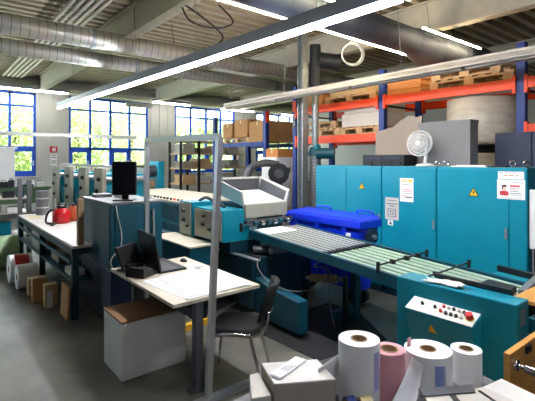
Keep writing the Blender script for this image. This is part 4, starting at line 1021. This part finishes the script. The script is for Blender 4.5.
m = MB().hexa([(1.695,3.665,dz+.02),(1.71,3.665,dz+.02),(1.71,4.195,dz+.02),(1.695,4.195,dz+.02),(1.635,3.665,dz+.355),(1.648,3.665,dz+.358),(1.70,4.195,dz+.358),(1.687,4.195,dz+.355)]); o = m.build('lid', M['black'], t, bevel=.003)
m = MB().hexa([(1.712,3.68,dz+.04),(1.714,3.68,dz+.04),(1.714,4.18,dz+.04),(1.712,4.18,dz+.04),(1.652,3.68,dz+.345),(1.654,3.68,dz+.345),(1.706,4.18,dz+.345),(1.704,4.18,dz+.345)]); m.build('screen', M['screen'], o)
t = root('desk_phone', (1.55, 3.72, dz), 'black desk telephone with handset at the left of the laptop', 'telephone')
PB = Matrix.Translation((1.545, 3.74, dz)) @ Matrix.Rotation(math.radians(-60), 4, 'Z')
m = MB(); m.prism([(-.1,.001),(.1,.001),(.1,.03),(-.06,.09),(-.1,.09)], 'x', -.1, .1); m.xform(PB @ Matrix.Rotation(0, 4, 'Z')); o = m.build('body', M['black'], t, bevel=.004)
m = MB(); m.bar((-.075, -.1, .115), (-.075, .1, .06), .04, .03); m.box(-.1, -.05, -.12, -.07, .085, .12); m.xform(PB); m.build('handset', M['black'], t, bevel=.006)
m = MB().hexa([(-.03,-.03,.08),(.08,-.03,.08),(.08,-.06,.092),(-.03,-.06,.092),(-.03,-.03,.083),(.08,-.03,.083),(.08,-.06,.096),(-.03,-.06,.096)]); m.xform(PB); m.build('display', M['screen'], o)
m = MB()
for i in range(3):
    for j in range(4): m.box(-.02+i*.03, 0+i*.03, -.01+j*.024, .008+j*.024, .06-.008*j, .078-.009*j)
m.xform(PB); m.build('keys', M['grey'], o)
t = root('black_screen', (1.55, 4.0, dz), 'black angled touch screen at the far left corner of the desk', 'screen')
KB = Matrix.Translation((1.53, 4.0, dz)) @ Matrix.Rotation(math.radians(35), 4, 'Z')
m = MB().hexa([(-.16,-.06,.03),(.16,-.06,.03),(.16,-.03,.03),(-.16,-.03,.03),(-.16,.03,.24),(.16,.03,.24),(.16,.06,.24),(-.16,.06,.24)]); m.xform(KB); m.build('housing', M['black'], t, bevel=.006)
m = MB().box(-.08, .08, -.05, .09, .001, .014); m.bar((0, .06, .014), (0, .02, .14), .05, .02); m.xform(KB); m.build('stand', M['black'], t)
t = root('computer_mouse', (2.12, 4.0, dz), 'black computer mouse at the back edge of the desk', 'mouse')
m = MB(); V = []
for i in range(9):
    for j in range(12):
        a = PI/2*i/8; b = 2*PI*j/12; V.append((2.1+.033*math.cos(a)*math.cos(b), 3.98+.055*math.cos(a)*math.sin(b), dz+.001+.034*math.sin(a)))
m.add(V, [(i*12+j, i*12+(j+1)%12, (i+1)*12+(j+1)%12, (i+1)*12+j) for i in range(8) for j in range(12)], True); m.build('shell', M['black'], t)
C((2.1, 3.94, dz+.026), (2.1, 3.945, dz+.034), .004, n=8).build('wheel', M['grey'], t)
t = root('spectacles', (2.05, 3.62, dz), 'thin wire spectacles lying on the loose sheet', 'glasses') 
m = MB()
for s in (-.035, .035): m.tubepath([(2.06+.025*math.cos(a)+s*.3, 3.6+s+.028*math.sin(a), dz+.008) for a in [2*PI*i/12 for i in range(12)]], .002, 5, 1, True)
m.build('rims', M['dark'], t)
m = MB()
for s in (-1, 1): m.tubepath([(2.06, 3.6+s*.06, dz+.008), (2.15, 3.6+s*.05, dz+.006)], .002, 5, 1)
m.build('temples', M['dark'], t)

# white pedestal under the desk
t = root('drawer_pedestal', (1.51, 3.58, 0), 'white drawer pedestal with brown top under the desk', 'pedestal')
B(1.226, 1.795, 3.362, 3.8, .0, .462).build('body', M['white'], t, bevel=.003)
B(1.222, 1.799, 3.358, 3.804, .462, .478).build('top', M['oak'], t)
B(1.24, 1.78, 3.35, 3.362, .02, .45).build('door', M['white'], t, bevel=.003)
solo('yellow_rail', MB().bar((2.0, 3.95, .03), (2.45, 4.0, .03), .06, .06), M['yellow'], 'yellow floor rail at the foot of the machine behind the desk', 'rail')

# ------------------------------------------------------------------ visitor chair
t = root('visitor_chair', (1.985, 2.83, 0), 'black upholstered visitor chair with chromed legs beside the desk', 'chair')
CR = Matrix.Translation((1.985, 2.83, 0)) @ Matrix.Rotation(math.radians(-45), 4, 'Z')   # faces -X
def rq(hx, hy, r, z0, z1, crown=.0):
    pts = []
    for cx, cy, a0 in ((hx-r, hy-r, 0), (-hx+r, hy-r, 90), (-hx+r, -hy+r, 180), (hx-r, -hy+r, 270)):
        for k in range(6): a = math.radians(a0+18*k); pts.append((cx+r*math.cos(a), cy+r*math.sin(a)))
    n = len(pts); V = [(x*.94, y*.94, z0) for x, y in pts]+[(x, y, z0+.015) for x, y in pts]+[(x, y, z1-.02) for x, y in pts]+[(x*.9, y*.9, z1) for x, y in pts]
    F = [(k*n+i, k*n+(i+1)%n, (k+1)*n+(i+1)%n, (k+1)*n+i) for k in range(3) for i in range(n)]
    return MB().add(V, F, True).add(V[:n], [tuple(range(n-1,-1,-1))], True).add(V[3*n:], [tuple(range(n))], True)
m = rq(.2, .215, .1, .42, .472); m.xform(CR); m.build('seat', M['blacksoft'], t)
m = MB(); V = []; ni, nj = 11, 9     # curved backrest
for s in (0, .035):
    for i in range(ni):
        for j in range(nj):
            u, v = i/(ni-1)*2-1, j/(nj-1)
            w = .2*(1-.25*max(0, v-.65)*2.2)*(1-.12*(1-v))
            V.append((.255+.085*v-.05*u*u-.03+s, u*w, .52+.28*v))
N = ni*nj; F = []
for i in range(ni-1):
    for j in range(nj-1):
        a = i*nj+j; F += [(a, a+nj, a+nj+1, a+1), (N+a, N+a+1, N+a+nj+1, N+a+nj)]
for i in range(ni-1):
    for j in (0, nj-1): a = i*nj+j; F.append((a, a+nj, N+a+nj, N+a))
for j in range(nj-1):
    for i in (0, ni-1): a = i*nj+j; F.append((a, a+1, N+a+1, N+a))
m.add(V, F, True); m.xform(CR); m.build('backrest', M['blacksoft'], t)
for s in (-1, 1):
    m = MB(); m.tubepath([(-.215, s*.235, .0), (-.165, s*.22, .37), (-.13, s*.215, .435), (.10, s*.215, .435), (.14, s*.22, .4), (.235, s*.24, .0)], .012, 10, 4); m.xform(CR); m.build('leg_frame', M['chrome'], t)
    m = MB(); m.tubepath([(.05, s*.2, .425), (.18, s*.19, .43), (.25, s*.16, .5), (.265, s*.13, .6)], .013, 10, 4); m.xform(CR); m.build('back_support', M['chrome'], t)
m = MB(); m.cyl((-.13, -.215, .425), (-.13, .215, .425), .011, n=10); m.cyl((.1, -.215, .425), (.1, .215, .425), .011, n=10); m.xform(CR); m.build('cross_tube', M['chrome'], t)

# ------------------------------------------------------------------ packing table in the foreground
pz = .735
t = root('packing_table', (1.6, 1.0, 0), 'grey packing table in the foreground carrying paper rolls and parcels', 'table')
TA, TBv = Vector((1.02, 1.62, 0)), None
m = MB(); m.prism([(.92,1.52),(.92,.7),(2.0,.5),(2.12,1.0),(1.5,1.3),(1.3,1.52)], 'z', pz-.03, pz); m.build('tabletop', M['grey'], t)
for x, y in ((1.0, .85), (1.0, 1.4), (1.9, .65), (1.92, .95)): B(x-.025, x+.025, y-.025, y+.025, 0, pz-.03).build('leg', M['darkgrey'], t)
def stroll(x, y, r, h, m_, label, core=.036, z=pz, lean=None):
    t_ = root('paper_roll', (x, y, z), label, 'paper roll', 'paper rolls on the packing table')
    k = MB().ring((x, y, z+.001), (x, y, z+h), r, core, 40); k.build('paper_winding', m_, t_)
    MB().ring((x, y, z+.001), (x, y, z+h+.002), core, core-.007, 24).build('core', M['tube'], t_)
    return t_
def patch(t_, x, y, r, a0, a1, z0, z1, m_, name):
    V = []; n = 10
    for i in range(n+1):
        a = math.radians(a0+(a1-a0)*i/n)
        for z in (z0, z1): V.append((x+(r+.0012)*math.cos(a), y+(r+.0012)*math.sin(a), z))
    MB().add(V, [(2*i, 2*i+2, 2*i+3, 2*i+1) for i in range(n)], True).build(name, m_, t_)
r1 = stroll(1.46, 1.17, .088, .272, M['paper'], 'large white paper roll standing behind the parcel, leftmost roll')
patch(r1, 1.46, 1.17, .088, 262, 288, pz+.08, pz+.24, M['paperlilac'], 'lilac_patch')  # lilac tone coloured onto the right side of the roll
m = MB().hexa([(1.31,1.245,pz+.001),(1.44,1.262,pz+.001),(1.44,1.265,pz+.001),(1.31,1.248,pz+.001),(1.29,1.25,pz+.16),(1.45,1.262,pz+.18),(1.45,1.265,pz+.18),(1.29,1.253,pz+.16)]); m.build('loose_tail', M['paper'], r1)
stroll(1.585, 1.105, .07, .215, M['paperpink'], 'slim pink paper roll between two white rolls', core=.04)
r2 = stroll(1.758, 1.02, .102, .196, M['paper'], 'white paper roll with blue printed stripe and pink tab')
patch(r2, 1.758, 1.02, .102, 226, 248, pz+.01, pz+.165, M['paperblue'], 'blue_stripe')
patch(r2, 1.758, 1.02, .102, 249, 253, pz+.01, pz+.165, M['paperlilac'], 'lilac_edge')
V = []
m = B(1.70, 1.725, 1.085, 1.088, pz+.19, pz+.235); m.build('pink_tab', M['paperpink'], r2)
stroll(1.991, .96, .069, .152, M['paper'], 'slim white paper roll, rightmost of the standing rolls', core=.034)
# perforated paper web sagging from the blue-striped roll down to the table
m = MB(); ni, nj = 16, 10
A0, A1, E0, E1 = Vector((1.66,1.035,.922)), Vector((1.655,.985,.90)), Vector((1.415,1.025,pz+.004)), Vector((1.45,.93,pz+.004))
V = []
for i in range(ni):
    for j in range(nj):
        u, v = i/(ni-1), j/(nj-1)
        p = A0.lerp(A1, v).lerp(E0.lerp(E1, v), u)
        sag = math.sin(PI*u)*(.02+.05*math.sin(PI*v)); p.z -= sag; p.x -= .02*math.sin(PI*u)*math.sin(PI*v*1.2); p.z = max(p.z, pz+.004)
        V.append(tuple(p))
m.add(V, [(i*nj+j, (i+1)*nj+j, (i+1)*nj+j+1, i*nj+j+1) for i in range(ni-1) for j in range(nj-1)], True)
o = solo('paper_web', m, M['paper'], 'white paper web sagging down to the table left of the blue-striped roll', 'paper'); sd = o.modifiers.new('Solid', 'SOLIDIFY'); sd.thickness = .002
# parcel
t = root('parcel', (1.2, 1.3, pz), 'shrink-wrapped white parcel on the packing table', 'parcel')
def quadbox(pts, z0, z1): return MB().prism(pts, 'z', z0, z1)
PP = [(1.089,1.3), (1.311,1.169), (1.377,1.341), (1.157,1.471)]
quadbox(PP, pz+.001, .872).build('carton_body', M['parcelside'], t, bevel=.004)
quadbox(PP, .872, .88).build('wrapped_top', M['parcel'], t, bevel=.003)
t = root('folded_leaflet', (1.2, 1.33, .881), 'folded white leaflet with printed lines lying on the parcel', 'leaflet')
L = Matrix.Translation((1.218, 1.355, .882)) @ Matrix.Rotation(math.radians(14), 4, 'Z')
m = B(-.1, .1, -.028, .028, 0, .004); m.box(-.095, .101, -.026, .03, .004, .007); m.xform(L); m.build('sheet', M['paper'], t)
m = MB(); 
for i in range(4): m.box(-.04, .03-.01*i, -.018+i*.01, -.015+i*.01, .007, .0075)
m.xform(L); m.build('printed_lines', M['grey'], t)
t = root('flat_carton', (1.02, 1.3, pz), 'flat pale carton left of the shrink-wrapped parcel', 'box')
quadbox([(1.0,1.33),(1.075,1.30),(1.145,1.475),(1.105,1.485)], pz+.001, .84).build('body', M['cartonpale'], t, bevel=.003)
# tape rolls
t = root('tape_roll', (1.4, 1.05, pz), 'roll of yellowish packing tape standing on its edge before the white roll', 'tape')
c0 = Vector((1.35, 1.075, pz+.047)); td = Vector((.9, -.42, 0)).normalized()
MB().ring(c0, c0+td*.05, .046, .036, 28).build('tape_winding', M['tape'], t); MB().ring(c0-td*.001, c0+td*.051, .036, .031, 24).build('core', M['tapeblue'], t)
t = root('tape_roll', (1.36, 1.05, pz), 'roll of blue tape behind the yellowish tape roll', 'tape')
c0 = Vector((1.325, 1.125, pz+.042)); MB().ring(c0, c0+td*.035, .041, .032, 28).build('tape_winding', M['tapeblue'], t); MB().ring(c0-td*.001, c0+td*.036, .032, .027, 24).build('core', M['tube'], t)
# carton in front
t = root('cardboard_box', (1.62, .75, pz), 'pale cardboard box with black tape marks at the bottom of the picture', 'box')
quadbox([(1.46,.79),(1.80,.62),(1.82,.80),(1.575,.945)], pz+.001, .83).build('body', M['cartonpale'], t, bevel=.003)
m = MB(); m.hexa([(1.545,.92,.832),(1.74,.80,.832),(1.78,.83,.838),(1.575,.955,.838),(1.545,.92,.836),(1.74,.80,.836),(1.78,.83,.842),(1.575,.955,.842)]); m.build('raised_flap', M['darkgrey'], t)
m = MB(); m.bar((1.65,.85,.8315), (1.58,.76,.8315), .024, .003); m.bar((1.77,.80,.8315), (1.72,.68,.8315), .012, .003); m.build('black_tape', M['black'], t)
t = root('white_carton', (1.95, .78, pz), 'cream carton lid right of the black-taped box', 'box')
quadbox([(1.84,.62),(2.0,.54),(2.06,.83),(1.86,.86)], pz+.001, .775).build('body', M['cream'], t, bevel=.003)
# plywood cupboard with chromed knob
t = root('plywood_screen', (2.45, .85, 0), 'upright plywood board with chromed knob at the right edge', 'board')
B(2.29, 2.75, .88, .913, .06, .80).build('board', M['wood'], t, bevel=.003)
m = C((2.34, .88, .735), (2.34, .862, .735), .028, n=20); m.cyl((2.34, .862, .735), (2.345, .82, .73), .012, .012, n=14); m.build('knob_rose', M['chrome'], t)
m = C((2.345, .83, .73), (2.349, .79, .726), .02, .026, n=20); m.build('knob', M['chrome'], t)
B(2.48, 2.54, .868, .88, .75, .79).build('hinge', M['dark'], t)
m = B(2.3, 2.36, .75, 1.0, 0, .06); m.box(2.66, 2.72, .75, 1.0, 0, .06); m.build('foot', M['oak'], t)

# ------------------------------------------------------------------ trees beyond the windows
def tree(x, y, h, r, mt, label, n=2600):
    t_ = root('leafy_tree', (x, y, -.15), label, 'tree', 'trees outside the windows')
    C((x, y, -.15), (x, y, h*.6), .16, .08, n=12).build('trunk', M['trunk'], t_)
    k = MB(); rnd = random.Random(int(x*100))
    for i in range(n):
        while True:
            p = Vector((rnd.uniform(-1,1), rnd.uniform(-1,1), rnd.uniform(-1,1)))
            if .35 < p.length < 1: break
        c = Vector((x+p.x*r, y+p.y*r*.8, h*.5+p.z*h*.5+.1))
        s = rnd.uniform(.06, .13); u = Vector((rnd.gauss(0,1), rnd.gauss(0,1), rnd.gauss(0,1))).normalized(); w = u.orthogonal().normalized()
        k.add([tuple(c-u*s), tuple(c+w*s*.5), tuple(c+u*s), tuple(c-w*s*.5)], [(0,1,2,3)])
    k.build('crown', mt, t_)
TL = ['pale green tree outside the left end of the leftmost window', 'tree outside the right half of the leftmost window', 'tree outside between the first and second window', 'tall tree outside the middle of the second window',
      'tree outside between the second and third window', 'pale tree outside the third window', 'tree outside between the third and fourth window', 'tree outside the rightmost window', 'last tree at the far right beyond the windows']
for i, lab in enumerate(TL):
    tree(.6+i*2.35, 19.6+(i*37 % 10)*.14, 4.2+(i*53 % 10)*.12, 1.17, M['leaf'] if i % 3 else M['leaf2'], lab, 4200)
hd = MB(); rnd = random.Random(5)
for i in range(26000):
    x = rnd.uniform(-4, 26); z = rnd.uniform(-.1, 4.1+.5*math.sin(x*1.3)+.3*math.sin(x*3.1)); c = Vector((x, rnd.uniform(22.6, 24.4), z))
    sz = rnd.uniform(.07, .15); u = Vector((rnd.gauss(0,1), rnd.gauss(0,1), rnd.gauss(0,1))).normalized(); w = u.orthogonal().normalized()
    hd.add([tuple(c-u*sz), tuple(c+w*sz*.55), tuple(c+u*sz), tuple(c-w*sz*.55)], [(0,1,2,3)])
solo('tall_hedge', hd, M['leaf'], 'tall green hedge far outside behind the trees', 'hedge')

# ------------------------------------------------------------------ light and camera
w = bpy.data.worlds.new('Sky'); S.world = w; w.use_nodes = True
bg = w.node_tree.nodes['Background']; bg.inputs[0].default_value = (.80, .90, 1.0, 1); bg.inputs[1].default_value = 7.0
su = bpy.data.lights.new('sun', 'SUN'); su.energy = 26; su.angle = .02; su.color = (1, .94, .8)
so = bpy.data.objects.new('sun', su); COL.objects.link(so)
so.rotation_euler = Vector((-.75, .35, -.75)).to_track_quat('-Z', 'Y').to_euler(); so.location = (20, 10, 20)

cam = bpy.data.cameras.new('camera'); co = bpy.data.objects.new('camera', cam); COL.objects.link(co)
co.location = (0, 0, 1.78)
yaw = math.atan(342.5/422)
co.rotation_euler = (PI/2, 0, -yaw)
cam.sensor_fit = 'HORIZONTAL'; cam.sensor_width = 36; cam.lens = 422/535*36
cam.shift_x = 0; cam.shift_y = -(200.5-160)/535
cam.clip_start = .05
S.camera = co
S.view_settings.view_transform = 'Standard'; S.view_settings.look = 'None'; S.view_settings.gamma = 1
S.view_settings.use_curve_mapping = False
S.view_settings.exposure = 0.45
